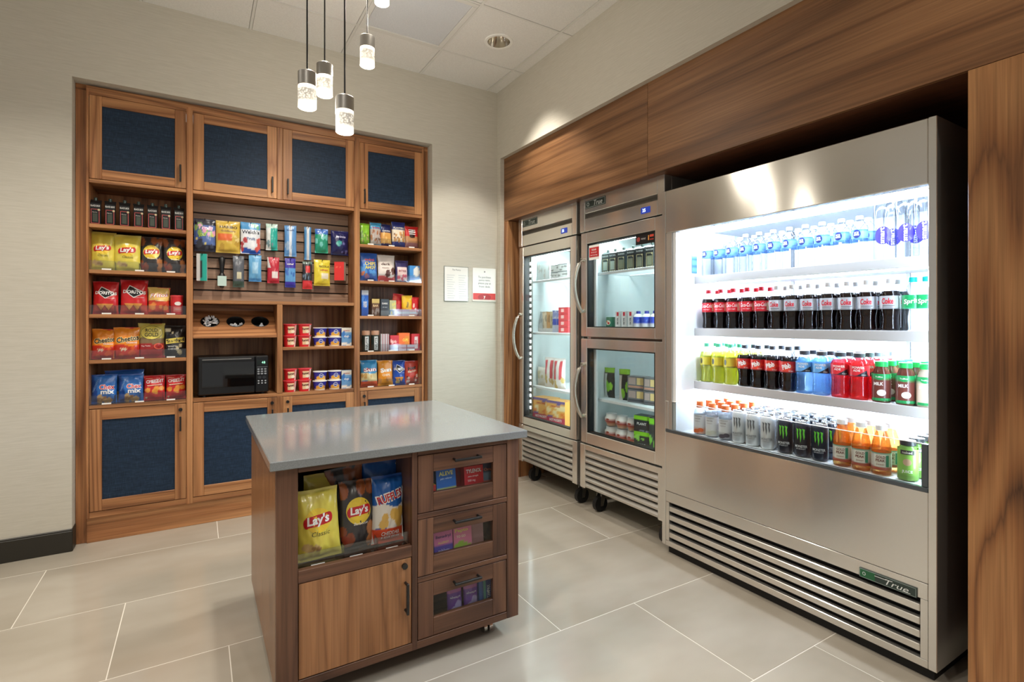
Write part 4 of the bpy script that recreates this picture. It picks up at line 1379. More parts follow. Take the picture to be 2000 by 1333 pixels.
def d_rold(D, w, h):
    D.ell(0, h * .72, w * .40, h * .2, (60, 62, 44)); D.ell(0, h * .72, w * .385, h * .19, (230, 212, 96))
    D.text('ROLD', 0, h * .79, w * .44, (44, 46, 40), h=h * .1, bold=0.01); D.text('GOLD', 0, h * .66, w * .5, (44, 46, 40), h=h * .11, bold=0.01)
    D.ell(w * .26, h * .32, w * .17, h * .09, (226, 96, 70)); D.ell(w * .26, h * .32, w * .12, h * .06, (168, 44, 42))
    D.text('Tiny Twists', -w * .2, h * .33, w * .34, WHITE, bold=0.01)


def d_smart(D, w, h):
    D.rect(-w * .42, w * .44, h * .44, h * .60, (228, 206, 96), 6, 2, 0.12)
    D.text('Smartfood', w * .02, h * .525, w * .76, (40, 40, 42), h=h * .1, shear=0.1, rot=6)
    D.text('WHITE', -w * .12, h * .33, w * .40, WHITE, bold=0.01); D.text('CHEDDAR', -w * .06, h * .25, w * .52, WHITE, bold=0.01)


def d_chex(D, w, h):
    D.text('TRADITIONAL', -w * .30, h * .62, h * .5, (150, 190, 236), rot=72, bold=0.0)
    D.text('Chex', w * .12, h * .56, w * .58, WHITE, h=h * .19, bold=0.07); D.text('Chex', w * .12, h * .56, w * .54, (206, 40, 52), h=h * .17, bold=0.02)
    D.text('mix', w * .14, h * .39, w * .50, WHITE, h=h * .16, bold=0.035)


def d_cheez(D, w, h):
    D.text('CHEEZ-IT', w * .02, h * .76, w * .80, WHITE, h=h * .13, bold=0.03, rot=4)
    D.rect(-w * .4, -w * .08, h * .86, h * .89, (236, 150, 120), 3, 1)
    D.poly([(-w * .34, h * .60), (w * .36, h * .63), (w * .3, h * .60), (-w * .3, h * .57)], (250, 230, 200))


YL = 3.895
LSH = 'on the left column'


def shelf_bag(name, label, xc, zs, w, ht, prn, dec, seed, d=0.055, y=YL, rz=0.0, cat='chip bag', group=None, roll=0.0, **kw):
    return bag(name, label, cat, xc, y, zs + 0.0005, w, ht, d, prn, dec, rz=rz, tilt=-5, roll=roll, seed=seed, group=group, **kw)


# left column, top shelf: black wine cartons
for k in range(7):
    x = -0.513 + k * 0.0687
    t = thing('wine_carton', 'black wine carton with red label, %s' % ['leftmost on the left column top shelf', 'second from left on that row', 'third from left on that row', 'middle one of the row of seven', 'fifth from left on that row', 'second from right on that row', 'rightmost beside the shelf divider'][k], 'carton', (x, 3.885, 1.8435), (0, 0, R(4)), group='row of black wine cartons')
    wv, hv = 0.0255, 0.128
    ob('carton_body', G().cbox(-wv, wv, -wv, wv, 0, hv, 0.002), 'black_plastic', t)
    g = G()
    vs = [(-wv, -wv, hv), (wv, -wv, hv), (wv, wv, hv), (-wv, wv, hv), (-wv * 1.12, -0.004, hv + 0.02), (wv * 1.12, -0.004, hv + 0.02), (wv * 1.12, 0.004, hv + 0.02), (-wv * 1.12, 0.004, hv + 0.02)]
    g.add(vs, [(4, 5, 6, 7), (0, 1, 5, 4), (1, 2, 6, 5), (2, 3, 7, 6), (3, 0, 4, 7)])
    ob('gable_top', g, 'black_plastic', t)
    ob('cap', G().lathe([(0.009, hv + 0.012), (0.009, hv + 0.033), (0.007, hv + 0.035)], 14), 'badge_dark', t, smooth=40)
    D = Decal(lambda px, pz, e: (px, -wv - e, pz))
    D.text('BLACK BOX', 0, 0.111, 0.044, (205, 205, 200), h=0.011, bold=0.03)
    D.frame(-0.0205, 0.019, 0.008, 0.092, 0.0028, (186, 78, 74)); D.rect(-0.012, 0.010, 0.018, 0.066, (62, 70, 60), 2, 3)
    D.text('Merlot', -0.003, 0.073, 0.024, (210, 205, 195), bold=0.0, shear=0.3); D.ell(0.0165, 0.088, 0.0062, 0.0062, (196, 178, 140), 14)
    ob('lettering', D, 'ink', t)

z = 1.578
shelf_bag('chip_bag', 'yellow potato chip bag, leftmost on the second shelf of the left column', -0.482, z, 0.128, 0.232, P_YEL, lays('Classic', (96, 84, 40)), 1, group='yellow bags on left shelf')
shelf_bag('chip_bag', 'yellow potato chip bag with shiny top, second from left on its shelf', -0.363, z, 0.136, 0.222, P_YEL, lays('Classic', (96, 84, 40)), 2, y=YL - 0.012, rz=R(-3))
shelf_bag('chip_bag', 'black barbecue chip bag beside the two yellow bags', -0.243, z, 0.124, 0.222, P_BBQ, lays('Barbecue', WHITE, True), 3)
shelf_bag('chip_bag', 'black barbecue chip bag, rightmost on the second left shelf', -0.124, z, 0.122, 0.220, P_BBQ, lays('Barbecue', WHITE, True), 4, y=YL - 0.006, rz=R(6))
z = 1.320
shelf_bag('chip_bag', 'red tortilla chip bag, leftmost on the third left shelf', -0.467, z, 0.126, 0.196, P_DOR, dor(0), 5)
shelf_bag('chip_bag', 'larger red tortilla chip bag with a folded top seal', -0.330, z, 0.140, 0.212, P_DOR, dor(0), 6)
shelf_bag('chip_bag', 'red and cream corn chip bag right of the red tortilla bags', -0.205, z, 0.118, 0.170, P_FRI, d_text([('Fritos', .0, .70, .82, (196, 40, 40), .17, .25, 6, .06), ('Fritos', .0, .70, .78, WHITE, .15, .25, 6, .01), ('ORIGINAL', .05, .5, .4, (250, 230, 190))]), 7)
t = thing('chip_canister', 'small red snack canister at the right end of the third left shelf', 'canister', (-0.112, YL - 0.01, z), (0, 0, R(12)))
g = G().lathe([(0.031, 0.0), (0.034, 0.002), (0.034, 0.112)], 28, col=lin((206, 38, 44)))
ob('tube', g, 'card', t, smooth=40)
ob('lid', G().lathe([(0.0355, 0.112), (0.0355, 0.120), (0.033, 0.122)], 28), plain('lid_red', (214, 70, 72), 0.4), t, smooth=40)
D = Decal(lambda px, pz, e: ((0.034 + e) * math.sin(px / 0.034), -(0.034 + e) * math.cos(px / 0.034), pz))
D.rect(-0.024, 0.024, 0.02, 0.05, (226, 120, 110), 6, 2); D.ell(0, 0.07, 0.018, 0.012, (240, 236, 230)); D.text('ORIGINAL', 0, 0.035, 0.036, WHITE, bold=0.01)
ob('lettering', D, 'card', t)
z = 1.056
shelf_bag('chip_bag', 'orange cheese puff bag, leftmost on the fourth left shelf', -0.480, z, 0.120, 0.178, P_CHE, d_text([('Cheetos', .04, .62, .86, (236, 214, 150), .2, .1, 10, .09), ('Cheetos', .04, .62, .82, (40, 34, 30), .17, .1, 10, .03), ('CRUNCHY', .2, .49, .4, WHITE)]), 8, roll=2)
shelf_bag('chip_bag', 'orange cheese puff bag standing between another orange bag and the pretzels', -0.366, z, 0.132, 0.188, P_CHE, d_text([('Cheetos', .04, .62, .86, (236, 214, 150), .2, .1, 10, .09), ('Cheetos', .04, .62, .82, (40, 34, 30), .17, .1, 10, .03), ('CRUNCHY', .2, .49, .4, WHITE)]), 9, y=YL - 0.01)
shelf_bag('pretzel_bag', 'yellow and red pretzel bag on the fourth left shelf', -0.243, z, 0.140, 0.212, P_ROL, d_rold, 10, cat='pretzel bag')
shelf_bag('popcorn_bag', 'black popcorn bag with a yellow name band at the shelf end', -0.122, z, 0.114, 0.196, P_SMA, d_smart, 11, cat='popcorn bag')
z = 0.795
shelf_bag('snack_mix_bag', 'blue snack mix bag, leftmost on the lowest left shelf', -0.475, z, 0.128, 0.168, P_CHX, d_chex, 12, cat='snack mix bag')
shelf_bag('snack_mix_bag', 'blue snack mix bag in front, beside the red cracker bags', -0.345, z, 0.128, 0.164, P_CHX, d_chex, 13, cat='snack mix bag')
shelf_bag('snack_mix_bag', 'blue snack mix bag lying behind the front two', -0.385, z, 0.20, 0.186, P_CHX, None, 14, cat='snack mix bag', y=YL + 0.075)
shelf_bag('cracker_bag', 'red cheese cracker bag next to the blue snack mix', -0.228, z, 0.112, 0.150, P_CZT, d_cheez, 15, cat='cracker bag')
shelf_bag('cracker_bag', 'red cheese cracker bag at the right end of the lowest left shelf', -0.117, z, 0.108, 0.150, P_CZT, d_cheez, 16, cat='cracker bag')

# clear shelf trays with dividers


def tray(label, x0, x1, z, y, depth, div, hgt=0.055):
    t = thing('acrylic_tray', label, 'tray', ((x0 + x1) / 2, y, z))
    hw = (x1 - x0) / 2 - 0.002
    ob('front_panel', G().cbox(-hw, hw, 0.0, 0.0025, 0.0005, hgt, 0.0006), 'acrylic', t)
    for k in range(len(div)):
        xx = div[k] - (x0 + x1) / 2
        ob('divider', G().box(xx - 0.001, xx + 0.001, 0.003, depth, 0.0035, hgt * 0.9), 'acrylic', t)
    ob('base', G().box(-hw, hw, 0.003, depth, 0.0002, 0.0005), 'acrylic', t)
    for k in range(3):
        xx = -hw + hw * 2 * (k + .5) / 3
        ob('price_clip', G().box(xx - 0.022, xx + 0.022, -0.0012, -0.0002, 0.001, 0.009), 'paper_white', t)


a, b = SX['c1']
for z, nme in ((1.578, 'yellow and black chip bags'), (1.320, 'red tortilla chip bags'), (1.056, 'orange cheese puff bags'), (0.795, 'blue snack mix bags')):
    tray('clear acrylic tray along the shelf edge under the %s' % nme, a, b, z, YC + 0.008, 0.2, [-0.418, -0.298, -0.182] if z < 1.5 else [-0.416, -0.30, -0.183])
a, b = SX['c3']
for z, nme in ((1.843, 'nut bags'), (1.578, 'dark chocolate pouch'), (1.320, 'candy bars'), (1.056, 'snack tins'), (0.795, 'small multicoloured chip bags')):
    tray('clear acrylic tray on the right column under the %s' % nme, a, b, z, YC + 0.008, 0.15, [])

# ---- right column
YR = 3.885
z = 1.843
PK = 'on the top right shelf'
bag('nut_bag', 'bright green pistachio bag, leftmost on the top right shelf', 'nut bag', 1.062, YR, z, 0.08, 0.168, 0.04, layers((140, 200, 50), (spots(9, 3, .15, .6, .1), (110, 150, 60)), (spots(5, 6, .2, .5, .07), (190, 190, 110))), None, tilt=-4, seed=21)
bag('nut_bag', 'pale blue trail mix bag with a window of mixed nuts', 'nut bag', 1.147, YR, z, 0.088, 0.180, 0.04, layers((70, 160, 206), (band(.1, .72), (190, 178, 170)), (spots(16, 5, .15, .68, .08), (176, 118, 84)), (spots(8, 15, .2, .68, .05), (110, 70, 50))), d_text([('trail mix', 0, .79, .7, (206, 60, 60))]), tilt=-4, seed=22)
bag('nut_bag', 'small navy bag of roasted cashews between two taller nut bags', 'nut bag', 1.226, YR, z, 0.084, 0.176, 0.04, layers((26, 36, 92), (band(.15, .64), (222, 164, 86)), (spots(6, 8, .2, .6, .1), (236, 190, 116))), d_text([('CASHEWS', 0, .70, .7, WHITE)]), tilt=-4, seed=23)
bag('nut_bag', 'tall navy bag of mixed nuts, the tallest on the top right shelf', 'nut bag', 1.322, YR - 0.005, z, 0.110, 0.202, 0.045, layers((34, 48, 120), (band(.24, .68), (228, 214, 190)), (spots(14, 4, .26, .66, .09), (196, 142, 80)), (spots(6, 14, .3, .6, .05), (120, 74, 40))), d_text([('PLANTERS', 0, .76, .74, (240, 232, 210), .07)]), tilt=-4, seed=24)
bag('jerky_bag', 'red and tan jerky pouch at the right end of the top right shelf', 'jerky bag', 1.428, YR - 0.005, z, 0.112, 0.178, 0.04, layers((206, 40, 42), (band(0, .55), (190, 136, 90)), (band(0, .25), (150, 96, 96)), (lambda s, t: .3 < s < .7 and .5 < t < .86, (70, 34, 34))), lambda D, w, h: (D.rect(-w * .24, w * .24, h * .82, h * .85, WHITE, 2, 1), D.rect(-w * .24, w * .24, h * .72, h * .76, WHITE, 2, 1), D.rect(-w * .24, w * .24, h * .63, h * .66, WHITE, 2, 1), D.ell(0, h * .54, w * .2, h * .06, (40, 24, 24))), tilt=-4, seed=25)
z = 1.578
bag('cookie_bag', 'blue bag of mini cookies with yellow lettering on the right column', 'cookie bag', 1.092, YR, z, 0.136, 0.214, 0.05, layers((40, 96, 184), (spots(6, 3, .1, .5, .13), (84, 150, 214)), (spots(4, 7, .15, .35, .1), (150, 110, 150)), (spots(3, 13, .2, .35, .06, .1, .4), (206, 120, 70))), d_text([('mini', .05, .76, .5, (236, 96, 60), .09), ('CHIPS', .08, .62, .6, (240, 220, 90), .13), ('AHOY', .08, .48, .6, (240, 220, 90), .12)]), tilt=-4, seed=26)
bag('chocolate_pouch', 'white dark-chocolate pouch with a pink lower band', 'chocolate pouch', 1.228, YR, z, 0.136, 0.206, 0.045, layers((232, 222, 214), (band(.0, .2, .05), (214, 84, 88)), (spots(5, 4, .26, .46, .14, .45, .95), (92, 52, 44)), (spots(3, 9, .3, .42, .06, .5, .9), (130, 80, 66)), (band(.9, 1), (226, 216, 206))), d_text([('dark', -.06, .66, .5, (90, 66, 60), .1, .1), ('chocolate', -.08, .52, .4, (150, 120, 110))]), tilt=-4, seed=27)
bag('snack_bites_bag', 'purple-topped bag of pink snack bites beside the chocolate pouch', 'snack bag', 1.350, YR, z, 0.106, 0.172, 0.045, layers((58, 52, 104), (lambda s, t: .12 < s < .88 and .08 < t < .68, (236, 208, 204)), (spots(6, 5, .12, .36, .09, .2, .8), (214, 90, 110))), d_text([('BITES', 0, .52, .56, (150, 60, 72), .09)]), tilt=-4, seed=28)
carton('cookie_box', 'small sky-blue box with a white peak at the shelf end', 'box', 1.448, YR, z, 0.088, 0.135, 0.05, layers((70, 146, 214), (lambda s, t: (s - .62) ** 2 + (t - .65) ** 2 < .09, (240, 244, 240)), (band(0, .3), (60, 124, 200))), None)
z = 1.320
YR3 = 3.872
carton('candy_box', 'blue and white upright chocolate bar box at the left of the candy shelf', 'candy', 1.058, YR3, z, 0.05, 0.19, 0.03, layers((40, 96, 190), (band(.8, 1), (200, 206, 216)), (spots(5, 3, .3, .7, .16), (80, 140, 220))), d_text([('ALMOND', 0, .45, .9, WHITE, .14, 0, 90)]))
carton('candy_box', 'brown and gold chocolate bar box next to the tall blue one', 'candy', 1.135, YR3, z, 0.056, 0.128, 0.05, layers((96, 62, 40), (band(.75, 1), (206, 180, 110)), (spots(5, 5, .1, .4, .14), (170, 150, 140))), d_text([('BAR', 0, .6, .7, (230, 200, 150))]))
carton('candy_box', 'dark grey chocolate bar box in the middle of the candy shelf', 'candy', 1.205, YR3, z, 0.062, 0.128, 0.05, layers((60, 66, 74), (band(.05, .3), (120, 126, 130))), d_text([('DARK', 0, .74, .7, WHITE, .1), ('SEA SALT', 0, .52, .6, (190, 194, 196))]))
carton('candy_box', 'small pale yellow and blue candy box behind the tray', 'candy', 1.268, YR3, z, 0.05, 0.12, 0.04, layers((190, 190, 140), (band(0, .4), (100, 140, 190)), (spots(5, 6, .2, .9, .15), (220, 210, 120))), None)
bag('candy_bag', 'red candy bag standing behind the bars on the right column', 'candy', 1.308, YR3 + 0.03, z, 0.086, 0.175, 0.035, layers((206, 40, 44), (spots(4, 3, .3, .8, .13), (226, 90, 70))), None, seed=31, roll=6)
bag('candy_bag', 'yellow peanut candy bag near the right end of the candy shelf', 'candy', 1.385, YR3, z, 0.086, 0.160, 0.04, layers((234, 186, 44), (spots(3, 3, .2, .4, .12), (226, 150, 40))), d_text([('PEANUT', 0, .55, .5, (60, 36, 20), .1, 0, 80)]), seed=32)
bag('candy_bag', 'bright red candy bag at the right end of the candy shelf', 'candy', 1.452, YR3, z, 0.062, 0.150, 0.035, layers((206, 38, 46), (spots(5, 8, .1, .6, .14), (236, 200, 190))), None, seed=33)
for k in range(3):
    carton('candy_bar', 'pink and white candy bar lying in the tray, %s' % ['near the left', 'in the middle', 'near the right end'][k], 'candy', 1.30 + 0.058 * k, 3.833, z + 0.001, 0.056, 0.05, 0.02, layers([(214, 150, 170), (220, 180, 200), (226, 150, 140)][k], (band(.3, .7), (236, 226, 232))), None)
z = 1.056
for k, x in enumerate((1.068, 1.137)):
    t = thing('snack_tin', 'dark tube of nuts with a tan lid, %s on the right column' % ['leftmost', 'second from left'][k], 'snack tin', (x, YR3, z))
    ob('tube', G().lathe([(0.028, 0), (0.029, 0.002), (0.029, 0.122)], 24), 'badge_dark', t, smooth=40)
    ob('lid', G().lathe([(0.0302, 0.1222), (0.0302, 0.152), (0.028, 0.155)], 24), plain('tan_lid%d' % k, (176, 134, 108), 0.4), t, smooth=40)
    D = Decal(lambda px, pz, e: ((0.029 + e) * math.sin(px / 0.029), -(0.029 + e) * math.cos(px / 0.029), pz))
    D.rect(-0.014, 0.014, 0.012, 0.112, (214, 216, 214), 6, 2); D.text('NUTS', 0, 0.062, 0.085, (60, 60, 64), h=0.016, rot=90)
    ob('lettering', D, 'card', t)
carton('candy_box', 'striped maroon and white bar pack beside the snack tins', 'candy', 1.208, YR3, z, 0.062, 0.13, 0.04, layers((150, 60, 70), (lambda s, t: int(s * 7) % 2 == 0, (206, 200, 200))), None)
carton('candy_box', 'low red candy box in the middle of the snack tin shelf', 'candy', 1.280, YR3, z, 0.066, 0.118, 0.05, layers((206, 44, 56), (spots(3, 3, .4, .7, .16), (236, 190, 180))), None)
carton('candy_box', 'orange peanut butter cup box on the right column', 'candy', 1.357, YR3 + 0.005, z, 0.086, 0.136, 0.05, layers((236, 112, 40), (lambda s, t: .5 < s < .95 and .3 < t < .8, (226, 140, 40))), d_text([('CUPS', .1, .6, .5, (250, 230, 90), .16)]))
carton('candy_box', 'red and white wafer bar box at the end of the snack tin shelf', 'candy', 1.448, YR3, z, 0.068, 0.128, 0.05, layers((204, 44, 52), (lambda s, t: .3 < s < .75 and .1 < t < .85, (240, 226, 224))), d_text([('BAR', 0, .5, .5, (200, 40, 50), .12, 0, 90)]))
for k in range(3):
    carton('candy_bar', 'pale wrapped bar lying in the snack tin tray, %s' % ['left of the others', 'between two others', 'right of the others'][k], 'candy', 1.268 + 0.066 * k, 3.833, z + 0.001, 0.06, 0.045, 0.02, layers([(214, 210, 226), (226, 190, 200), (222, 214, 226)][k], (band(.35, .6), (206, 130, 140) if k else (180, 180, 214))), None)
z = 0.795
bag('chip_bag', 'blue and orange multigrain chip bag, leftmost on the lowest right shelf', 'chip bag', 1.096, YR, z, 0.132, 0.196, 0.05, layers((54, 146, 196), (band(.2, .5, .03), (222, 204, 150)), (band(0, .2), (226, 90, 56)), (spots(4, 3, .26, .44, .1), (206, 160, 90))), d_text([('Sun', .04, .64, .74, (206, 50, 70), .17, 0, 4, .09), ('Sun', .04, .64, .7, WHITE, .15, 0, 4, .03)]), tilt=-4, seed=41)
bag('chip_bag', 'orange multigrain chip bag on the lowest right shelf', 'chip bag', 1.221, YR, z, 0.118, 0.188, 0.05, layers((238, 152, 44), (spots(4, 5, .1, .3, .12), (206, 140, 80))), d_text([('Sun', 0, .62, .7, WHITE, .18, 0, 6, .05), ('CHIPS', 0, .42, .5, (240, 220, 190))]), tilt=-4, seed=42)
bag('chip_bag', 'royal blue tortilla chip bag with a pinched neck', 'chip bag', 1.326, YR, z, 0.108, 0.186, 0.05, P_DORB, dor(1), tilt=-4, seed=43, pinch=0.12)
bag('chip_bag', 'red flaming chip bag at the end of the lowest right shelf', 'chip bag', 1.428, YR + 0.004, z, 0.118, 0.178, 0.05, layers((206, 72, 54), (spots(7, 4, .08, .4, .09), (230, 214, 204)), (spots(4, 14, .1, .4, .05), (90, 50, 50))), d_text([('Hot', 0, .68, .6, (60, 40, 34), .15, .2, 12, .06), ('flamin', 0, .55, .6, (236, 220, 190), .09, .2, 10)]), tilt=-4, seed=44)

# ---- instant meal cups in the middle


def tub(name, label, cat, x, y, z, r0, r1, h, c, c2, word, rimc, lidc, group):
    t = thing(name, label, cat, (x, y, z), (0, 0, 0), group)
    n_ = 32
    g = G()
    fn = lambda s, tt: ((r0 + (r1 - r0) * tt) * math.sin((s - .5) * 2 * PI), -(r0 + (r1 - r0) * tt) * math.cos((s - .5) * 2 * PI), h * tt)
    g.grid(fn, n_, 10, c)
    g.add([(r0 * math.cos(2 * PI * k / n_), r0 * math.sin(2 * PI * k / n_), 0.0) for k in range(n_)], [tuple(reversed(range(n_)))], c(0, 0))
    ob('cup_body', g, 'card', t, smooth=50)
    ob('lid', G().lathe([(r1, h - 0.001), (r1 + 0.003, h - 0.001), (r1 + 0.003, h + 0.004), (r1, h + 0.0045)], 32, c0=False), lidc, t, smooth=40)

    def surf(px, pz, e):
        r = r0 + (r1 - r0) * pz / h + e
        return (r * math.sin(px / r1), -r * math.cos(px / r1), pz)
    D = Decal(surf)
    if word == 'red':
        D.rect(-0.022, 0.024, h * .2, h * .82, (240, 206, 160), 6, 3); D.text('Ramen', 0, h * .62, 0.046, (90, 30, 34), h=h * .22, bold=0.03, rot=6)
        D.ell(0.014, h * .34, 0.014, h * .13, (246, 230, 200))
    else:
        D.ell(0, h * .58, 0.017, h * .26, WHITE); D.ell(0, h * .58, 0.014, h * .2, (40, 60, 170)); D.text('mac', 0, h * .58, 0.024, WHITE, bold=0.02)
    ob('lettering', D, 'card', t)
    return t


plain('lid_pink', (226, 70, 78), 0.4); plain('lid_white', (236, 234, 230), 0.4)
CR = layers((212, 34, 42), (lambda s, t: .62 < s < .70, (236, 200, 190)))
CB = layers((44, 46, 160), (lambda s, t: t < .48 + .12 * math.cos((s - .5) * 14) and .36 < s < .64, (240, 176, 62)), (lambda s, t: t < .12, (236, 220, 190)))
for zi, (z, snm) in enumerate(((1.104, 'upper cup shelf'), (0.795, 'lower cup shelf'))):
    for k, x in enumerate((0.545, 0.640)):
        for lv in range(2):
            tub('noodle_cup', 'red instant noodle cup, %s of the %s pair on the %s' % (['bottom', 'top'][lv], ['left', 'right'][k], snm), 'noodle cup', x + 0.002 * lv, 3.875, z + lv * 0.0795, 0.035, 0.0425, 0.074, CR, None, 'red', 'lid_pink', 'lid_pink', 'red noodle cups')
    for k, x in enumerate((0.742, 0.842)):
        for lv in range(2):
            tub('macaroni_cup', 'blue macaroni cup, %s of the %s pair on the %s' % (['bottom', 'top'][lv], ['left', 'right'][k], snm), 'macaroni cup', x + 0.003 * lv, 3.875, z + lv * 0.0665, 0.035, 0.046, 0.0615, CB, None, 'blue', 'lid_white', 'lid_white', 'blue macaroni cups')
    carton('cereal_box', 'small pale blue cereal box at the right of the %s' % snm, 'box', 0.926, 3.875, z, 0.070, 0.130, 0.04, layers((110, 160, 206), (band(.78, 1), (226, 220, 206)), (band(0, .16, .04), (236, 230, 216)), (spots(5, 3, .3, .7, .14), (60, 120, 190))), d_text([('oats', 0, .84, .6, (180, 90, 70), .07), ('cup', 0, .5, .5, WHITE, .12)]), rz=R(-6))

# ---- goods hanging on the slatwall
YH = 3.945


def peg(x, z):
    t = thing('display_hook', 'black wire hook in the slatwall holding the %s', 'hook', (x, YS, z))
    ob('prong', G().tube([(0, -0.001, 0), (0, -0.072, 0.0), (0, -0.078, 0.008)], 0.002, 6), 'handle_black', t)
    ob('hook_plate', G().cbox(-0.01, 0.01, -0.004, -0.0003, -0.012, 0.012, 0.001), 'handle_black', t)
    return t


def hang(name, label, cat, x, zt, zb, w, d, prn, dec, seed, rz=0.0, kind='bag', **kw):
    h_ = zt - zb
    if kind == 'bag':
        t = bag(name, label, cat, x, YH - d * .3, zb, w, h_, d, prn, dec, rz=rz, seed=seed, pinch=0.03, **kw)
    else:
        t = carton(name, label, cat, x, YH - 0.012, zb, w, h_, d, prn, dec, rz=rz, **kw)
    p = peg(x, zt - 0.008)
    p['label'] = p['label'] % HN.pop(0)
    return t


HN = ['sour gummy bag', 'gold gummy bear bag', 'fruit snack bag', 'teal razor pack', 'blue toothbrush pack', 'slim pen pack', 'green tissue packs', 'navy cookie pouch',
      'teal comb box', 'hair brush', 'clear sock bag', 'pale blue card packs', 'red plaster pack', 'purple blister pack', 'black and red battery pack', 'yellow cough drop bag', 'white and red box']
hang('gummy_bag', 'dark blue sour gummy bag with splashes, top left of the slatwall', 'candy bag', 0.040, 1.945, 1.735, 0.122, 0.045, layers((26, 28, 48), (band(.2, .82), (84, 110, 170)), (spots(5, 3, .3, .8, .12), (150, 190, 110)), (spots(4, 8, .5, .8, .1), (226, 160, 196)), (spots(6, 13, .1, .4, .1), (60, 66, 80)), (spots(3, 23, .2, .5, .06), (220, 206, 120))), d_text([('Trolli', .02, .72, .7, (236, 190, 214), .13, .1, -6, .05), ('sour', -.1, .5, .4, (190, 226, 90), .1, .1, 14)]), 51)
hang('gummy_bag', 'gold gummy bear bag on the slatwall', 'candy bag', 0.172, 1.943, 1.732, 0.142, 0.06, layers((212, 178, 72), (lambda s, t: .08 < s < .66 and .36 < t < .58, (222, 110, 60)), (spots(6, 4, .1, .34, .1), (190, 152, 60)), (spots(4, 9, .4, .7, .07, .7, .95), (236, 214, 140))), d_text([('HARIBO', .02, .80, .72, (60, 40, 30), .085), ('Goldbears', .0, .68, .6, (150, 120, 80), .06)]), 52)
hang('fruit_snack_bag', 'blue and white fruit snack bag on the slatwall', 'candy bag', 0.306, 1.948, 1.735, 0.122, 0.04, layers((226, 230, 236), (band(.78, 1), (74, 150, 206)), (band(0, .16, .03), (34, 80, 170)), (spots(5, 4, .1, .5, .11, 0, .25), (176, 60, 66)), (spots(5, 6, .15, .5, .1, .75, 1), (214, 90, 80)), (spots(3, 33, .82, .95, .08, .5, .9), (120, 190, 150))), d_text([("Welch's", 0, .69, .86, (40, 44, 60), .12), ('Fruit', .02, .48, .4, (110, 130, 170), .09)]), 53)
hang('razor_pack', 'teal and white razor pack hanging in the top row', 'toiletry', 0.437, 1.951, 1.770, 0.074, 0.05, layers((40, 170, 156), (lambda s, t: s < .42, (226, 232, 230)), (band(.85, 1), (200, 226, 214)), (spots(4, 3, .05, .3, .12), (120, 150, 156))), None, 54, rz=R(-14))
hang('toothbrush_pack', 'light blue toothbrush pack hanging in the top row', 'toiletry', 0.557, 1.951, 1.735, 0.078, 0.04, layers((96, 150, 206), (lambda s, t: .38 < s < .62, (214, 222, 232)), (spots(4, 3, .1, .4, .12), (160, 186, 214))), d_text([('brush', .0, .85, .6, (40, 70, 130), .05)]), 55, rz=R(-6))
hang('pen_pack', 'slim blue and white pack, narrowest in the top row', 'toiletry', 0.672, 1.953, 1.718, 0.046, 0.03, layers((80, 140, 190), (lambda s, t: .35 < s < .7, (220, 224, 228)), (lambda s, t: .48 < s < .54 and t < .8, (110, 110, 120))), None, 56, rz=R(-6))
hang('tissue_pack', 'green and blue tissue packs bundled on one hook', 'toiletry', 0.764, 1.946, 1.772, 0.090, 0.06, layers((34, 150, 116), (band(.78, 1), (60, 110, 190)), (spots(5, 5, .2, .8, .13), (120, 200, 190))), None, 57, rz=R(-8))
hang('cookie_pouch', 'navy crumpled pouch at the right end of the top row', 'candy bag', 0.890, 1.943, 1.765, 0.126, 0.075, layers((26, 28, 84), (spots(2, 4, .45, .6, .16, .35, .7), (70, 170, 160)), (spots(5, 9, .1, .9, .06), (110, 110, 170))), d_text([('minis', .05, .74, .5, (200, 200, 226), .09)]), 58)
hang('comb_box', 'teal and white box with a black comb showing, bottom left', 'toiletry', 0.024, 1.717, 1.542, 0.058, 0.03, layers((34, 168, 152), (lambda s, t: s < .36, (226, 228, 226)), (lambda s, t: .36 < s < .6 and .08 < t < .78, (44, 46, 50))), None, 59, kind='box', rz=R(-8))
# hair brush
t = thing('hair_brush', 'black hair brush with a paper tag hanging below the gummy bags', 'toiletry', (0.137, YH, 1.500))
ob('brush_handle', G().tube([(0, 0, 0.206), (0, -0.002, 0.19), (0, -0.004, 0.15), (0, -0.004, 0.10)], [0.012, 0.020, 0.016, 0.011], 14), 'black_plastic', t, smooth=60)
ob('brush_head', G().tube([(0, -0.002, 0.10), (0, 0, 0.08), (0, 0, 0.03), (0, 0, 0.004)], [0.011, 0.022, 0.022, 0.012], 14), 'black_plastic', t, smooth=60)
ob('paper_tag', G().cbox(-0.026, 0.026, -0.030, -0.026, 0.012, 0.078, 0.001), plain('tag_mint', (190, 214, 206), 0.5), t)
p = peg(0.137, 1.700); p['label'] = p['label'] % HN.pop(0)
hang('sock_bag', 'clear bag of grey goods with a cream tag in the bottom row', 'toiletry', 0.234, 1.717, 1.508, 0.068, 0.035, layers((92, 96, 104), (lambda s, t: .35 < s < .75 and .28 < t < .5, (206, 200, 170)), (band(0, .2), (60, 80, 70)), (spots(4, 3, .5, .95, .1), (124, 128, 136))), None, 60)
hang('card_pack', 'pale blue stacked card packs in the bottom row', 'toiletry', 0.334, 1.729, 1.550, 0.078, 0.035, layers((104, 170, 216), (lambda s, t: .3 < s < .75 and .3 < t < .75, (150, 196, 226)), (band(0, .12), (70, 140, 200))), None, 61, rz=R(-8))
hang('plaster_pack', 'red plaster pack with a white corner in the bottom row', 'toiletry', 0.447, 1.722, 1.543, 0.076, 0.04, layers((190, 40, 60), (lambda s, t: s + t * .6 < .45 + .2 and t > .6, (206, 206, 204)), (lambda s, t: .4 < s < .9 and .2 < t < .45, (236, 226, 222))), None, 62, rz=R(-6))
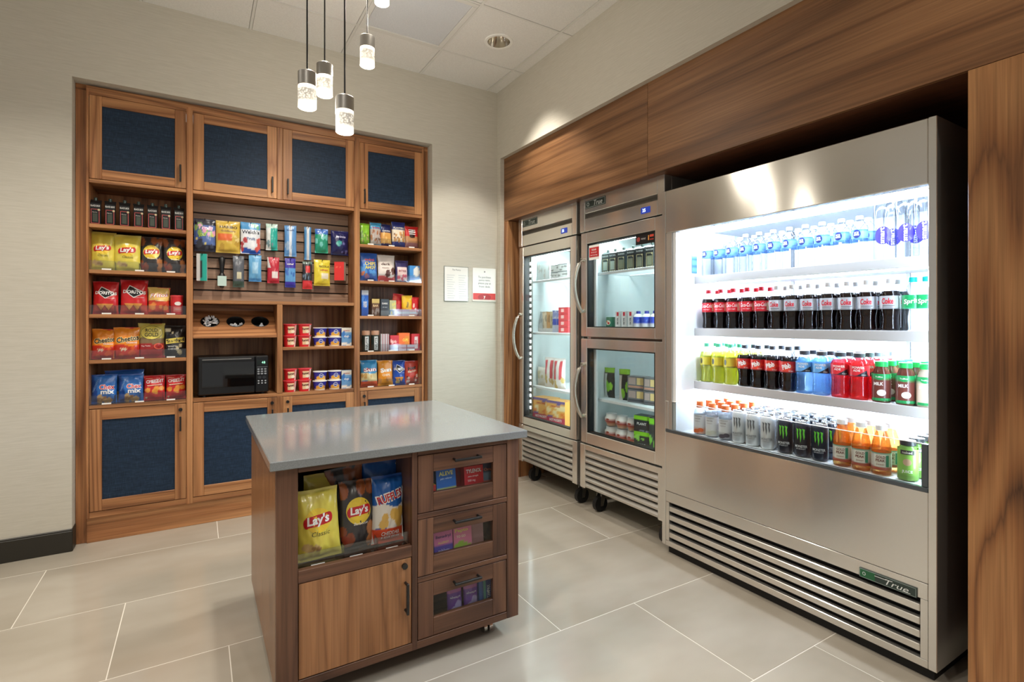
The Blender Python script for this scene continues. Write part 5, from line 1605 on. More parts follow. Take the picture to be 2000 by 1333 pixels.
hang('blister_pack', 'purple and blue blister pack in the bottom row', 'toiletry', 0.557, 1.723, 1.518, 0.070, 0.02, layers((58, 44, 160), (band(.2, .66), (96, 160, 216)), (spots(6, 3, .3, .6, .1), (60, 110, 190)), (band(0, .1), (40, 40, 140))), d_text([('relief', 0, .8, .6, WHITE, .06)]), 63)
hang('battery_pack', 'black and red pack hanging below the slim blue one', 'toiletry', 0.669, 1.706, 1.510, 0.066, 0.035, layers((36, 36, 42), (lambda s, t: .3 < s < .75 and .6 < t < .85, (206, 44, 48)), (band(0, .3), (214, 52, 56)), (band(.92, 1), (110, 130, 120)), (spots(4, 3, .3, .5, .09), (110, 130, 150))), None, 64)
hang('cough_drop_bag', 'yellow cough drop bag in the bottom row of the slatwall', 'candy bag', 0.768, 1.724, 1.537, 0.112, 0.045, layers((226, 206, 60), (lambda s, t: .45 < s < .9 and .28 < t < .5, (236, 226, 200)), (band(0, .1), (206, 186, 50))), d_text([('RICOLA', .12, .74, .62, (90, 70, 40), .08), ('HERBAL', .12, .6, .5, (200, 90, 50), .06)]), 65)
hang('first_aid_box', 'white and red small box at the end of the bottom row', 'toiletry', 0.896, 1.715, 1.580, 0.070, 0.05, layers((222, 48, 46), (spots(2, 3, .6, .8, .1), (236, 110, 90))), None, 66, kind='box', rz=R(-28), side=(236, 228, 218))

# ---- island niche: large chip bags
YN = 1.886
P_RUF = layers((28, 96, 176), (band(.22, .56, .03), (236, 232, 222)), (spots(9, 4, .28, .48, .13, .15, .9, .6), (226, 182, 90)), (band(0, .22), (226, 82, 46)), (band(.95, 1), (20, 74, 150)))


def d_ruf(D, w, h):
    D.text('RUFFLES', w * .02, h * .68, w * .84, WHITE, h=h * .15, bold=0.1, rot=14)
    D.text('RUFFLES', w * .02, h * .68, w * .78, (196, 32, 44), h=h * .115, bold=0.03, rot=14)
    D.text('CHEDDAR', w * .04, h * .15, w * .58, WHITE, h=h * .06, bold=0.02); D.text('& SOUR CREAM', w * .04, h * .09, w * .56, WHITE, h=h * .032, bold=0.01)


big = dict(nu=40, nv=52)
bag('chip_bag', 'large yellow potato chip bag standing in front in the island niche', 'chip bag', 0.362, YN, NF + 0.006, 0.148, 0.236, 0.07, P_YEL, lays('Classic', (80, 74, 40)), rz=R(-4), tilt=-8, roll=-3, seed=71, **big)
bag('chip_bag', 'yellow potato chip bag tucked behind the front one in the island niche', 'chip bag', 0.380, YN + 0.10, NF + 0.004, 0.150, 0.262, 0.06, P_YEL, None, rz=R(10), tilt=-4, roll=5, seed=72)
bag('chip_bag', 'black barbecue chip bag in the middle front of the island niche', 'chip bag', 0.492, YN + 0.015, NF + 0.006, 0.130, 0.240, 0.07, P_BBQ, lays('Barbecue', WHITE, True), rz=R(4), tilt=-8, roll=2, seed=73, **big)
bag('chip_bag', 'black barbecue chip bag tucked behind in the island niche', 'chip bag', 0.488, YN + 0.105, NF + 0.004, 0.140, 0.275, 0.06, P_BBQ, None, tilt=-3, roll=-4, seed=74)
bag('chip_bag', 'blue ridged chip bag with red lettering in front at the niche right', 'chip bag', 0.603, YN + 0.01, NF + 0.006, 0.126, 0.244, 0.07, P_RUF, d_ruf, rz=R(4), tilt=-8, roll=3, seed=75, **big)
bag('chip_bag', 'blue ridged chip bag half hidden behind the other in the niche', 'chip bag', 0.592, YN + 0.11, NF + 0.004, 0.148, 0.285, 0.06, P_RUF, d_ruf, rz=R(-6), tilt=-3, roll=4, seed=76)
tray('clear acrylic tray with dividers in the island niche', 0.281, 0.668, NF + 0.0005, yf1 + 0.004, 0.2, [0.434, 0.552], 0.052)

# ---- island drawers: medicine boxes behind the windows
YD = 1.872
carton('medicine_box', 'blue and yellow pain relief box in the top island drawer', 'medicine box', 0.826, YD, 0.583, 0.084, 0.122, 0.035, layers((34, 108, 190), (band(0, .36), (206, 206, 70)), (band(.36, .42), (110, 170, 150))), d_text([('ALEVE', 0, .84, .72, (240, 232, 120), .13), ('pain reliever', 0, .68, .6, (190, 214, 236))]), tilt=-8, rz=R(3))
carton('medicine_box', 'bright red pain relief box in the middle of the top drawer', 'medicine box', 0.944, YD - 0.002, 0.583, 0.084, 0.116, 0.035, layers((206, 30, 46), (band(.28, .36), (226, 90, 90))), d_text([('TYLENOL', .0, .84, .80, WHITE, .13), ('extra strength', -.05, .66, .55, (250, 210, 210)), ('500 mg', -.14, .52, .4, (250, 200, 200))]), tilt=-6)
carton('medicine_box', 'dark red box leaning behind the bright red one in the top drawer', 'medicine box', 0.895, YD + 0.035, 0.583, 0.060, 0.122, 0.03, layers((150, 30, 50), (spots(8, 3, .2, .9, .09), (120, 40, 70))), None, tilt=-6)
carton('medicine_box', 'grey blue and orange tablet box at the right of the top drawer', 'medicine box', 1.020, YD + 0.004, 0.583, 0.062, 0.118, 0.03, layers((110, 130, 150), (band(.1, .42), (226, 90, 50)), (band(.7, 1), (60, 76, 100))), d_text([('Orajel', 0, .76, .8, (226, 120, 80), .13)]), tilt=-6, rz=R(-5))
carton('medicine_box', 'small red and yellow box at the left edge of the top drawer', 'medicine box', 0.765, YD, 0.583, 0.03, 0.07, 0.03, layers((196, 50, 50), (band(0, .5), (226, 180, 60))), None)
YD2 = YD
carton('medicine_box', 'purple and pink allergy box in the middle drawer', 'medicine box', 0.814, YD2, 0.350, 0.078, 0.116, 0.03, layers((92, 70, 170), (band(.52, 1), (226, 120, 170)), (band(0, .1), (220, 210, 220))), d_text([('Benadryl', 0, .80, .8, (90, 40, 110), .12), ('ALLERGY', 0, .62, .6, (236, 200, 120)), ('tablets', 0, .36, .6, (200, 190, 226))]), tilt=-6)
carton('medicine_box', 'pink and green stomach remedy box in the middle drawer', 'medicine box', 0.896, YD2 - 0.002, 0.350, 0.078, 0.118, 0.03, layers((232, 130, 160), (lambda s, t: t < .42 + .1 * math.sin(4 * s), (166, 196, 70))), d_text([('Pepto', -.06, .86, .72, (240, 220, 120), .14), ('TO GO', -.1, .68, .5, (250, 226, 200), .08), ('chews', .1, .3, .5, (240, 240, 190))]), tilt=-6)
carton('medicine_box', 'plain dusty pink box at the right in the middle drawer', 'medicine box', 0.962, YD2 + 0.012, 0.350, 0.064, 0.120, 0.03, layers((190, 140, 140), (band(.5, 1), (200, 150, 150))), None, tilt=-6, rz=R(-6))
for k, x in enumerate((0.868, 0.939)):
    bag('hygiene_pack', 'purple hygiene pack, %s of two in the bottom drawer' % ['left', 'right'][k], 'hygiene pack', x, YD + 0.004, 0.118, 0.066, 0.112, 0.03, layers((128, 70, 176), (band(.82, 1), (200, 110, 180)), (spots(3, 4, .2, .4, .22, .3, .7), (196, 176, 226))), d_text([('always', 0, .66, .66, (226, 210, 240), .1)]), tilt=-5, seed=80 + k)
carton('hygiene_pack', 'dark blue hygiene box with a green stripe in the bottom drawer', 'hygiene pack', 1.001, YD + 0.008, 0.118, 0.056, 0.118, 0.03, layers((40, 60, 130), (lambda s, t: .3 < s < .55, (110, 170, 150)), (lambda s, t: s < .3, (60, 100, 170))), d_text([('TAMPAX', .26, .5, .9, WHITE, .12, 0, 90)]), tilt=-5)

# ================================================================ drinks


def bottle(name, prof, fill, liq, cap, lab, dec, n=22, shell='pet_clear', cap_mat=None, lab_mat='film'):
    """prototype at the origin, front towards local -y; prof = (radius, z) list"""
    t = thing(name, 'x', 'bottle')
    inner = [(max(0.001, r - 0.0012), z + (0.0012 if k == 0 else 0)) for k, (r, z) in enumerate(prof)]
    lq = []
    for k, (r, z) in enumerate(inner):
        if z <= fill: lq.append((r, z))
        else:
            r0, z0 = inner[k - 1]
            u = (fill - z0) / max(1e-6, z - z0)
            lq.append((r0 + (r - r0) * u, fill)); break
    if liq: ob('drink', G().lathe(lq, n), liq, t, smooth=45)
    if shell: ob('bottle_wall', G().lathe(prof, n, c1=False), shell, t, smooth=45)
    H = prof[-1][1]
    r, z0, z1, m = cap
    ob('cap', G().lathe([(r, z0), (r, z1 - 0.001), (r - 0.001, z1)], 16), m, t, smooth=40)
    if lab:
        z0, z1, r, colfn = lab
        g = G()
        g.grid(lambda s, tt: (r * math.sin((s - .5) * 2 * PI), -r * math.cos((s - .5) * 2 * PI), z0 + (z1 - z0) * tt), 32, 8, colfn)
        lb = ob('label', g, lab_mat, t, smooth=60)
        if dec:
            D = Decal(lambda px, pz, e: ((r + e) * math.sin(px / r), -(r + e) * math.cos(px / r), pz))
            dec(D)
            ob('lettering', D, lab_mat, t)
    return t


def place(proto, first, desc, cat, pts, group):
    """pts: (x, y, z, rz, phrase)"""
    for (x, y, z, rz, ph) in pts:
        if not first[0]:
            o = proto; first[0] = True
            o.location = (x, y, z); o.rotation_euler = (0, 0, rz)
            o['label'] = desc + ', ' + ph; o['category'] = cat; o['group'] = group
        else:
            o = copy_tree(proto, desc + ', ' + ph, (x, y, z), (0, 0, rz), group)
            o['category'] = cat


FACE = R(-66)
for nme, c in (('cap_red', (206, 24, 44)), ('cap_white', (240, 240, 240)), ('cap_clear', (224, 240, 242)), ('cap_teal', (20, 196, 190)), ('cap_green', (96, 206, 160)), ('cap_black', (62, 64, 70)), ('cap_lime', (42, 190, 96)), ('cap_orange', (232, 120, 62)), ('cap_dark', (40, 42, 44))):
    plain(nme, c, 0.35)


def rows(xs_front, y_list, z, nrow, pitch, jit=0.0, names=None, dropped=()):
    out = []
    n_ = len(y_list)
    for r_ in range(nrow):
        for k, y in enumerate(y_list):
            if (r_, k) in dropped: continue
            if n_ == 1: pos = 'right-hand end'
            elif n_ == 2: pos = ['left of two', 'right of two'][k]
            else: pos = ORD[k] + ' from left'
            ph = ['front', 'second', 'third', 'back'][r_] + ' row, ' + pos
            out.append((xs_front + r_ * pitch, y + 0.002 * ((k * 7 + r_ * 3) % 3 - 1), z, FACE + R(((k * 37 + r_ * 53) % 17) - 8) * jit, ph))
    return out


# -- top shelf: water
wp = [(0.024, 0), (0.030, 0.004), (0.0315, 0.012), (0.0305, 0.03), (0.0315, 0.05), (0.030, 0.07), (0.0315, 0.092), (0.0305, 0.098), (0.0305, 0.142), (0.0315, 0.146), (0.029, 0.158), (0.020, 0.172), (0.0125, 0.18), (0.0115, 0.19)]


def d_water(D):
    D.ell(-0.012, 0.1205, 0.0150, 0.0175, (16, 30, 92)); D.text('ICE', -0.012, 0.125, 0.016, WHITE, bold=0.01); D.text('MTN', -0.012, 0.116, 0.018, WHITE, bold=0.01)
    D.rect(0.016, 0.036, 0.106, 0.110, (90, 130, 180), 3, 1)


b1 = bottle('water_bottle', wp, 0.165, None, (0.0135, 0.184, 0.199, 'cap_clear'), (0.102, 0.139, 0.0312, layers((104, 148, 206), (band(.85, 1), (70, 110, 180)))), d_water)
S1 = CSH[0]
ys = [1.905, 1.829, 1.752, 1.675, 1.598, 1.521, 1.444, 1.366, 1.288, 1.210, 1.135]
place(b1, [False], 'small clear water bottle with a blue label band', 'bottle', rows(2.408, ys, S1, 2, 0.072, 0.6), 'small water bottles')
sp = [(0.030, 0), (0.037, 0.005), (0.039, 0.015), (0.039, 0.20), (0.036, 0.225), (0.026, 0.25), (0.0135, 0.262), (0.0125, 0.272)]


def d_smart2(D):
    D.ell(-0.004, 0.10, 0.030, 0.036, (62, 52, 190)); D.text('smart', -0.006, 0.10, 0.066, WHITE, h=0.015, rot=90)
    for k in range(4): D.rect(0.012, 0.030, 0.05 - k * 0.007, 0.052 - k * 0.007, (170, 190, 226), 3, 1)


b2 = bottle('large_water_bottle', sp, 0.24, None, (0.0145, 0.258, 0.276, 'cap_clear'), None, None)
D = Decal(lambda px, pz, e: ((0.0392 + e) * math.sin(px / 0.0392), -(0.0392 + e) * math.cos(px / 0.0392), pz)); d_smart2(D)
ob('lettering', D, 'film', b2)
place(b2, [False], 'tall clear water bottle with a violet dot', 'bottle', rows(2.412, [1.044, 0.963, 0.902 - 0.002], S1, 2, 0.084, 0.5, dropped=((1, 2),)), 'tall water bottles')
carton('bottle_label_card', 'blue and white card standing in for a bottle label, top left on the cooler wall', 'card', 2.362, IY1 - 0.003, S1 + 0.02, 0.04, 0.18, 0.002, layers((214, 222, 230), (band(.0, .5), (110, 160, 206)), (lambda s, t: int(t * 18) % 2 == 0 and t > .5, (190, 198, 206)), (lambda s, t: int(t * 14) % 3 == 0 and t < .5, (60, 110, 170))), None, rz=0)  # flat card standing in for a bottle label

# -- second shelf: colas
cp = [(0.024, 0), (0.031, 0.004), (0.0330, 0.014), (0.0300, 0.036), (0.0300, 0.058), (0.0335, 0.080), (0.0350, 0.087), (0.0350, 0.145), (0.0340, 0.153), (0.0290, 0.168), (0.0190, 0.184), (0.0130, 0.192), (0.0125, 0.204)]


def d_coke(D):
    D.text('Coca-Cola', -0.002, 0.125, 0.060, WHITE, h=0.020, bold=0.015, shear=0.25); D.text('zero sugar', 0.0, 0.104, 0.036, WHITE, bold=0.0)
    D.rect(0.028, 0.042, 0.096, 0.135, (226, 200, 170), 3, 2)


def d_diet(D):
    D.text('Coke', -0.008, 0.122, 0.042, (206, 24, 44), h=0.024, bold=0.03, shear=0.1); D.rect(-0.024, 0.016, 0.102, 0.1045, (90, 92, 96), 3, 1); D.rect(-0.024, 0.010, 0.096, 0.098, (130, 132, 136), 3, 1)


S2 = CSH[1]
b3 = bottle('cola_bottle', cp, 0.163, 'cola', (0.0145, 0.194, 0.213, 'cap_red'), (0.090, 0.143, 0.0355, layers((206, 30, 44), (band(0, .07), (120, 20, 28)), (band(.94, 1), (150, 20, 30)))), d_coke)
place(b3, [False], 'cola bottle with a red label and red cap', 'bottle', rows(2.408, [1.900, 1.821, 1.743, 1.664, 1.585], S2, 2, 0.076, 0.8), 'red label colas')
b4 = bottle('diet_cola_bottle', cp, 0.163, 'cola', (0.0145, 0.194, 0.213, 'cap_white'), (0.090, 0.143, 0.0355, layers((184, 186, 190), (band(0, .06), (120, 122, 126)), (lambda s, t: s > .68, (160, 162, 166)))), d_diet)
place(b4, [False], 'diet cola bottle with a silver label and white cap', 'bottle', rows(2.408, [1.506, 1.428, 1.346, 1.264, 1.183, 1.103, 1.023], S2, 2, 0.076, 0.6), 'silver label colas')


def d_spr(D):
    D.text('Sprite', -0.002, 0.117, 0.060, WHITE, h=0.024, bold=0.03, shear=0.15, rot=6)


b5 = bottle('lemon_lime_bottle', cp, 0.163, None, (0.0145, 0.194, 0.213, 'cap_teal'), (0.090, 0.143, 0.0355, layers((26, 158, 92), (band(0, .12), (60, 186, 130)))), d_spr)
place(b5, [False], 'clear lemon-lime bottle with a green label', 'bottle', rows(2.408, [0.944, 0.897 - 0.001], S2, 1, 0.076, 0.3, dropped=()), 'lemon-lime bottles')

# -- third shelf
S3 = CSH[2]


def d_mist(D):
    D.ell(-0.022, 0.117, 0.008, 0.016, (60, 60, 40)); D.rect(-0.012, 0.03, 0.093, 0.096, (90, 90, 40), 4, 1)


b6 = bottle('citrus_soda_bottle', cp, 0.165, 'lime_drink', (0.0145, 0.194, 0.213, 'cap_green'), (0.090, 0.143, 0.0355, layers((206, 190, 60), (band(0, .1), (120, 116, 50)), (band(.95, 1), (140, 150, 50)))), d_mist)
place(b6, [False], 'bright yellow citrus soda bottle with a green cap', 'bottle', rows(2.408, [1.912, 1.836, 1.758], S3, 4, 0.076, 0.4), 'yellow citrus sodas')


def d_pibb(D):
    D.poly([(-0.03, 0.096), (-0.012, 0.14), (0.0, 0.118), (0.012, 0.136), (0.02, 0.106), (0.0, 0.095)], (226, 70, 50))
    D.text('Pibb', -0.006, 0.120, 0.040, WHITE, h=0.024, bold=0.04, shear=0.1, rot=20); D.text('XTRA', 0.014, 0.098, 0.020, (236, 226, 220), bold=0.01)


b7 = bottle('spiced_cola_bottle', cp, 0.160, 'cola', (0.0145, 0.194, 0.213, 'cap_black'), (0.090, 0.143, 0.0355, layers((198, 34, 40), (spots(5, 3, .1, .9, .1, .3, .7), (222, 70, 46)), (band(0, .07), (60, 20, 22)))), d_pibb)
place(b7, [False], 'dark spiced cola bottle with a flame-red label and black cap', 'bottle', rows(2.408, [1.680, 1.603, 1.525, 1.448], S3, 2, 0.076, 0.4), 'flame label colas')
pp_ = [(0.027, 0), (0.034, 0.004), (0.036, 0.015), (0.0355, 0.05), (0.034, 0.07), (0.036, 0.095), (0.0365, 0.105), (0.0365, 0.146), (0.033, 0.160), (0.022, 0.174), (0.018, 0.178), (0.018, 0.186)]


def d_power(D):
    D.text('POWER', -0.002, 0.137, 0.046, WHITE, h=0.010, bold=0.02); D.text('ADE', -0.008, 0.125, 0.026, WHITE, h=0.009, bold=0.02)
    D.poly([(-0.012, 0.101), (0.030, 0.127), (0.034, 0.101)], (24, 26, 40)); D.text('ION4', 0.018, 0.107, 0.016, WHITE, bold=0.0)


def p_bot(liq, nme, c1):
    return bottle(nme, pp_, 0.165, liq, (0.0215, 0.178, 0.197, 'cap_black'), (0.100, 0.146, 0.0372, layers(c1, (band(0, .06), (30, 40, 70)))), d_power)


b8 = p_bot('blue_drink', 'sports_drink_bottle', (110, 180, 240))
place(b8, [False], 'sky blue sports drink bottle with a black cap', 'bottle', rows(2.408, [1.371, 1.292], S3, 4, 0.078, 0.4), 'blue sports drinks')
b9 = p_bot('red_drink', 'sports_drink_bottle', (222, 44, 56))
place(b9, [False], 'red sports drink bottle with a black cap', 'bottle', rows(2.408, [1.214, 1.136], S3, 4, 0.078, 0.4), 'red sports drinks')
mp = [(0.026, 0), (0.0315, 0.003), (0.0325, 0.012), (0.0325, 0.095), (0.031, 0.115), (0.026, 0.134), (0.020, 0.146), (0.0195, 0.156)]


def milk(liq, main, nm_):
    def dec(D):
        D.ell(-0.006, 0.106, 0.017, 0.012, (30, 150, 84)); D.text('TruMoo', -0.006, 0.106, 0.026, WHITE, bold=0.02)
        D.text('MILK', -0.008, 0.078, 0.032, WHITE, h=0.013, bold=0.03)
        D.ell(0.002, 0.042, 0.015, 0.013, (240, 238, 232)); D.rect(-0.03, 0.034, 0.012, 0.020, (36, 150, 84), 6, 1)
    return bottle(nm_, mp, 0.15, liq, (0.0225, 0.147, 0.168, 'cap_lime'), (0.008, 0.118, 0.0331, layers(main, (band(0, .08), (36, 150, 84)), (band(.84, 1), (40, 160, 92)), (lambda s, t: s > .74, (226, 222, 214)))), dec, shell=None)


b10 = milk('choc_milk', (112, 56, 48), 'milk_bottle')
place(b10, [False], 'chocolate milk bottle with a brown label and green cap', 'bottle', rows(2.406, [1.054, 0.966], S3, 4, 0.074, 0.4), 'chocolate milks')
b11 = milk('pale_milk', (228, 206, 186), 'milk_bottle')
place(b11, [False], 'pale milk bottle with a green cap', 'bottle', rows(2.406, [0.897], S3, 4, 0.074, 0.4), 'pale milks')

# -- bottom deck
XD = 2.290


def d_bai(a):
    def dec(D):
        D.text('antioxidant', 0, 0.098, 0.040, (110, 108, 110), bold=0.0); D.text('WATER', -0.004, 0.084, 0.032, (120, 110, 116), h=0.007, bold=0.01)
        D.text('fusion', -0.004, 0.072, 0.026, (150, 140, 150), bold=0.0)
        D.ell(-0.008, 0.020, 0.020, 0.010, a, rot=10); D.ell(0.014, 0.026, 0.014, 0.010, a, rot=-14)
    return dec


bp_ = [(0.024, 0), (0.031, 0.004), (0.032, 0.015), (0.032, 0.108), (0.029, 0.124), (0.0215, 0.136), (0.019, 0.14), (0.019, 0.15)]
for k, (y, a) in enumerate(((1.862, (222, 110, 62)), (1.786, (206, 206, 190)), (1.706, (82, 76, 86)))):
    bb = bottle('flavoured_water_bottle', bp_, 0.13, 'clear_water', (0.0185, 0.140, 0.172, 'cap_orange'), (0.006, 0.104, 0.0326, layers((226, 226, 228), (band(0, .3, .04), tuple(int(c * .4 + 226 * .6) for c in a)))), d_bai(a), shell='pet_clear')
    place(bb, [False], 'white flavoured water bottle with orange cap', 'bottle', [(a_, b_, c_, d_, e_.split(',')[0] + ', ' + ['left', 'middle', 'right'][k] + ' of three columns') for a_, b_, c_, d_, e_ in rows(XD, [y], DECK, 4, 0.074, 0.5)], 'orange-cap waters')
canp = [(0.024, 0), (0.0265, 0.002), (0.0325, 0.012), (0.0325, 0.140), (0.028, 0.152), (0.0275, 0.157), (0.0275, 0.159)]


def energy_can(nm_, colr, claw, txt):
    t = thing(nm_, 'x', 'can')
    g = G()
    zs = [p[1] for p in canp]

    def fn(s, tt):
        k = tt * (len(canp) - 1); i = min(int(k), len(canp) - 2); u = k - i
        r = canp[i][0] + (canp[i + 1][0] - canp[i][0]) * u; z = canp[i][1] + (canp[i + 1][1] - canp[i][1]) * u
        return (r * math.sin((s - .5) * 2 * PI), -r * math.cos((s - .5) * 2 * PI), z)
    c1 = lin(colr); c2 = lin((190, 194, 198))
    g.grid(fn, 28, 12, lambda s, tt: c2 if tt > .70 or tt < .1 else c1)
    ob('can_wall', g, 'can_print', t, smooth=50)
    ob('can_lid', G().lathe([(0.0275, 0.159), (0.0255, 0.1585), (0.025, 0.155), (0.001, 0.1555)], 24, c0=False), 'chrome', t, smooth=40)
    ob('pull_tab', G().cbox(-0.006, 0.006, -0.012, 0.008, 0.1562, 0.1578, 0.0007), 'chrome', t)
    D = Decal(lambda px, pz, e: ((0.0325 + e) * math.sin(px / 0.0325), -(0.0325 + e) * math.cos(px / 0.0325), pz))
    for k in range(3):
        x0 = -0.016 + k * 0.0125
        D.poly([(x0 - 0.005, 0.128), (x0 + 0.005, 0.124), (x0 + 0.003, 0.11), (x0 + 0.0045, 0.092), (x0 + 0.001, 0.078 - 0.012 * (k == 1)), (x0 - 0.001, 0.09), (x0 - 0.003, 0.105), (x0 - 0.002, 0.118)], claw)
    D.text('MONSTER', -0.001, 0.050, 0.048, txt, h=0.011, bold=0.02); D.text('ENERGY', -0.001, 0.039, 0.034, txt, h=0.005, bold=0.0)
    ob('lettering', D, 'card', t)
    return t


c1 = energy_can('energy_drink_can', (226, 230, 234), (96, 100, 106), (150, 154, 160))
place(c1, [False], 'white tall energy drink can with grey claw marks', 'can', rows(XD, [1.628, 1.552, 1.472], DECK, 4, 0.07, 0.5), 'white energy drink cans')
c2 = energy_can('energy_drink_can', (22, 32, 48), (104, 214, 60), (214, 220, 226))
place(c2, [False], 'black tall energy drink can with green claw marks', 'can', rows(XD, [1.392, 1.312, 1.234], DECK, 4, 0.07, 0.5), 'black energy drink cans')
tp = [(0.027, 0), (0.032, 0.003), (0.033, 0.012), (0.032, 0.03), (0.033, 0.055), (0.033, 0.10), (0.0315, 0.118), (0.026, 0.14), (0.0185, 0.165), (0.0175, 0.178)]


def d_tea(D):
    D.rect(-0.024, 0.018, 0.034, 0.082, (236, 230, 216), 6, 3); D.text('GOLD', -0.003, 0.072, 0.030, (120, 50, 40), h=0.010); D.text('PEAK', -0.003, 0.059, 0.030, (120, 50, 40), h=0.010)
    D.rect(0.014, 0.024, 0.036, 0.08, (40, 130, 100), 2, 2); D.text('sweet', -0.003, 0.044, 0.024, (150, 90, 70), bold=0.0)


b12 = bottle('iced_tea_bottle', tp, 0.166, 'tea', (0.0195, 0.172, 0.192, 'cap_white'), (0.022, 0.088, 0.0336, layers((214, 206, 196), (band(0, .16), (170, 80, 60)), (band(.9, 1), (70, 150, 120)))), d_tea)
place(b12, [False], 'amber iced tea bottle with a white cap', 'bottle', rows(XD, [1.148, 1.073, 0.999], DECK, 2, 0.076, 0.4), 'iced tea bottles')
jp = [(0.026, 0), (0.031, 0.003), (0.032, 0.014), (0.031, 0.06), (0.032, 0.10), (0.028, 0.125), (0.0235, 0.132), (0.0235, 0.142)]


def juice(liq, col, nm_, word):
    def dec(D):
        D.rect(-0.024, 0.020, 0.100, 0.116, (40, 40, 40), 6, 1); D.text('naked', -0.002, 0.108, 0.030, WHITE, bold=0.01)
        D.ell(-0.002, 0.072, 0.013, 0.013, (206, 170, 140)); D.text(word, -0.002, 0.036, 0.032, WHITE, h=0.013, bold=0.03)
    return bottle(nm_, jp, 0.13, liq, (0.0255, 0.132, 0.150, 'cap_dark'), (0.006, 0.120, 0.0326, layers(col, (band(.0, .2), tuple(int(c * .8) for c in col)))), dec, shell=None)


b13 = juice('green_juice', (140, 196, 84), 'juice_bottle', 'JUICE')
place(b13, [False], 'green juice bottle with a black cap', 'bottle', rows(XD, [0.914], DECK, 4, 0.074, 0.3), 'green juices')

# ================================================================ refrigerator contents
F1X, F2X = 2.225 + 0.155, 2.222 + 0.155
XR = R(-90)
RZ = R(-78)
# upper shelf of the two-door fridge: wine cartons
for k, y in enumerate((2.722, 2.650, 2.567, 2.480, 2.400, 2.316)):
    t = thing('wine_carton', 'black wine carton with cream label behind fridge glass, %s' % ['leftmost of six', 'second from left', 'third from left', 'third from right', 'second from right', 'rightmost of six'][k], 'carton', (2.41, y, 1.6105), (0, 0, RZ), group='wine cartons in the fridge')
    wv, hv = 0.030, 0.128
    ob('carton_body', G().cbox(-wv, wv, -wv, wv, 0, hv, 0.002), plain('carton_dark', (34, 40, 42), 0.35) if k == 0 else 'carton_dark', t)
    vs = [(-wv, -wv, hv), (wv, -wv, hv), (wv, wv, hv), (-wv, wv, hv), (-wv * 1.1, -0.004, hv + 0.016), (wv * 1.1, -0.004, hv + 0.016), (wv * 1.1, 0.004, hv + 0.016), (-wv * 1.1, 0.004, hv + 0.016)]
    ob('gable_top', G().add(vs, [(4, 5, 6, 7), (0, 1, 5, 4), (1, 2, 6, 5), (2, 3, 7, 6), (3, 0, 4, 7)]), 'carton_dark', t)
    ob('cap', G().lathe([(0.009, hv + 0.010), (0.009, hv + 0.028), (0.007, hv + 0.03)], 14), 'badge_dark', t, smooth=40)
    D = Decal(lambda px, pz, e: (px, -wv - e, pz))
    D.text('BLACK BOX', 0, 0.112, 0.05, (214, 220, 218), h=0.011, bold=0.02)
    D.frame(-0.024, 0.022, 0.008, 0.092, 0.003, (206, 196, 150)); D.rect(-0.018, 0.016, 0.016, 0.074, (176, 186, 172) if k < 2 else (120, 122, 100), 2, 3); D.ell(0.018, 0.088, 0.006, 0.006, (206, 190, 150), 12)
    ob('lettering', D, 'ink', t)
# middle shelf, seen just above the door rail
t = thing('juice_can', 'short green tomato juice can behind the upper fridge door', 'can', (2.40, 2.682, 1.2375), (0, 0, RZ))
ob('can_wall', G().lathe([(0.030, 0), (0.033, 0.003), (0.033, 0.068), (0.030, 0.072)], 24), plain('can_green', (40, 110, 84), 0.3), t, smooth=40)
D = Decal(lambda px, pz, e: ((0.033 + e) * math.sin(px / 0.033), -(0.033 + e) * math.cos(px / 0.033), pz))
D.ell(0, 0.034, 0.018, 0.016, (226, 226, 206)); D.ell(0.004, 0.03, 0.008, 0.008, (206, 60, 50)); D.ell(-0.008, 0.04, 0.006, 0.006, (220, 120, 60))
ob('lettering', D, 'card', t)
for k, y in enumerate((2.600, 2.540, 2.481)):
    carton('yogurt_drink', 'slim white drink carton with a red top mark, %s of three' % ['left', 'middle', 'right'][k], 'carton', 2.40, y, 1.2375, 0.038, 0.108, 0.038, layers((238, 238, 238)), lambda D, w, h: (D.rect(-w * .2, w * .2, h * .72, h * .95, (206, 50, 70), 2, 2), D.text('SKYR', 0, h * .4, h * .42, (60, 60, 66), h=w * .3, rot=90)), rz=RZ, group='slim white cartons')
for k, y in enumerate((2.424, 2.352, 2.282)):
    t = thing('water_bottle', 'small bottle with bright blue wrap in the upper fridge, %s' % ['left of three', 'middle of three', 'right of three'][k], 'bottle', (2.40, y, 1.2375), (0, 0, RZ), group='blue wrapped bottles')
    g = G()
    g.grid(lambda s, tt: (0.032 * math.sin((s - .5) * 2 * PI), -0.032 * math.cos((s - .5) * 2 * PI), 0.07 * tt), 24, 6, layers((62, 88, 206), (band(0, .35), (226, 230, 240)), (spots(4, 3, .3, .8, .1), (130, 160, 230))))
    ob('wrap', g, 'film', t, smooth=60)
    ob('shoulder', G().lathe([(0.032, 0.07), (0.026, 0.082), (0.014, 0.09)], 24), 'cap_white', t, smooth=60)
    ob('cap', G().lathe([(0.014, 0.09), (0.014, 0.106), (0.012, 0.107)], 16), plain('cap_blue', (60, 70, 170), 0.4) if k == 0 else 'cap_blue', t, smooth=40)
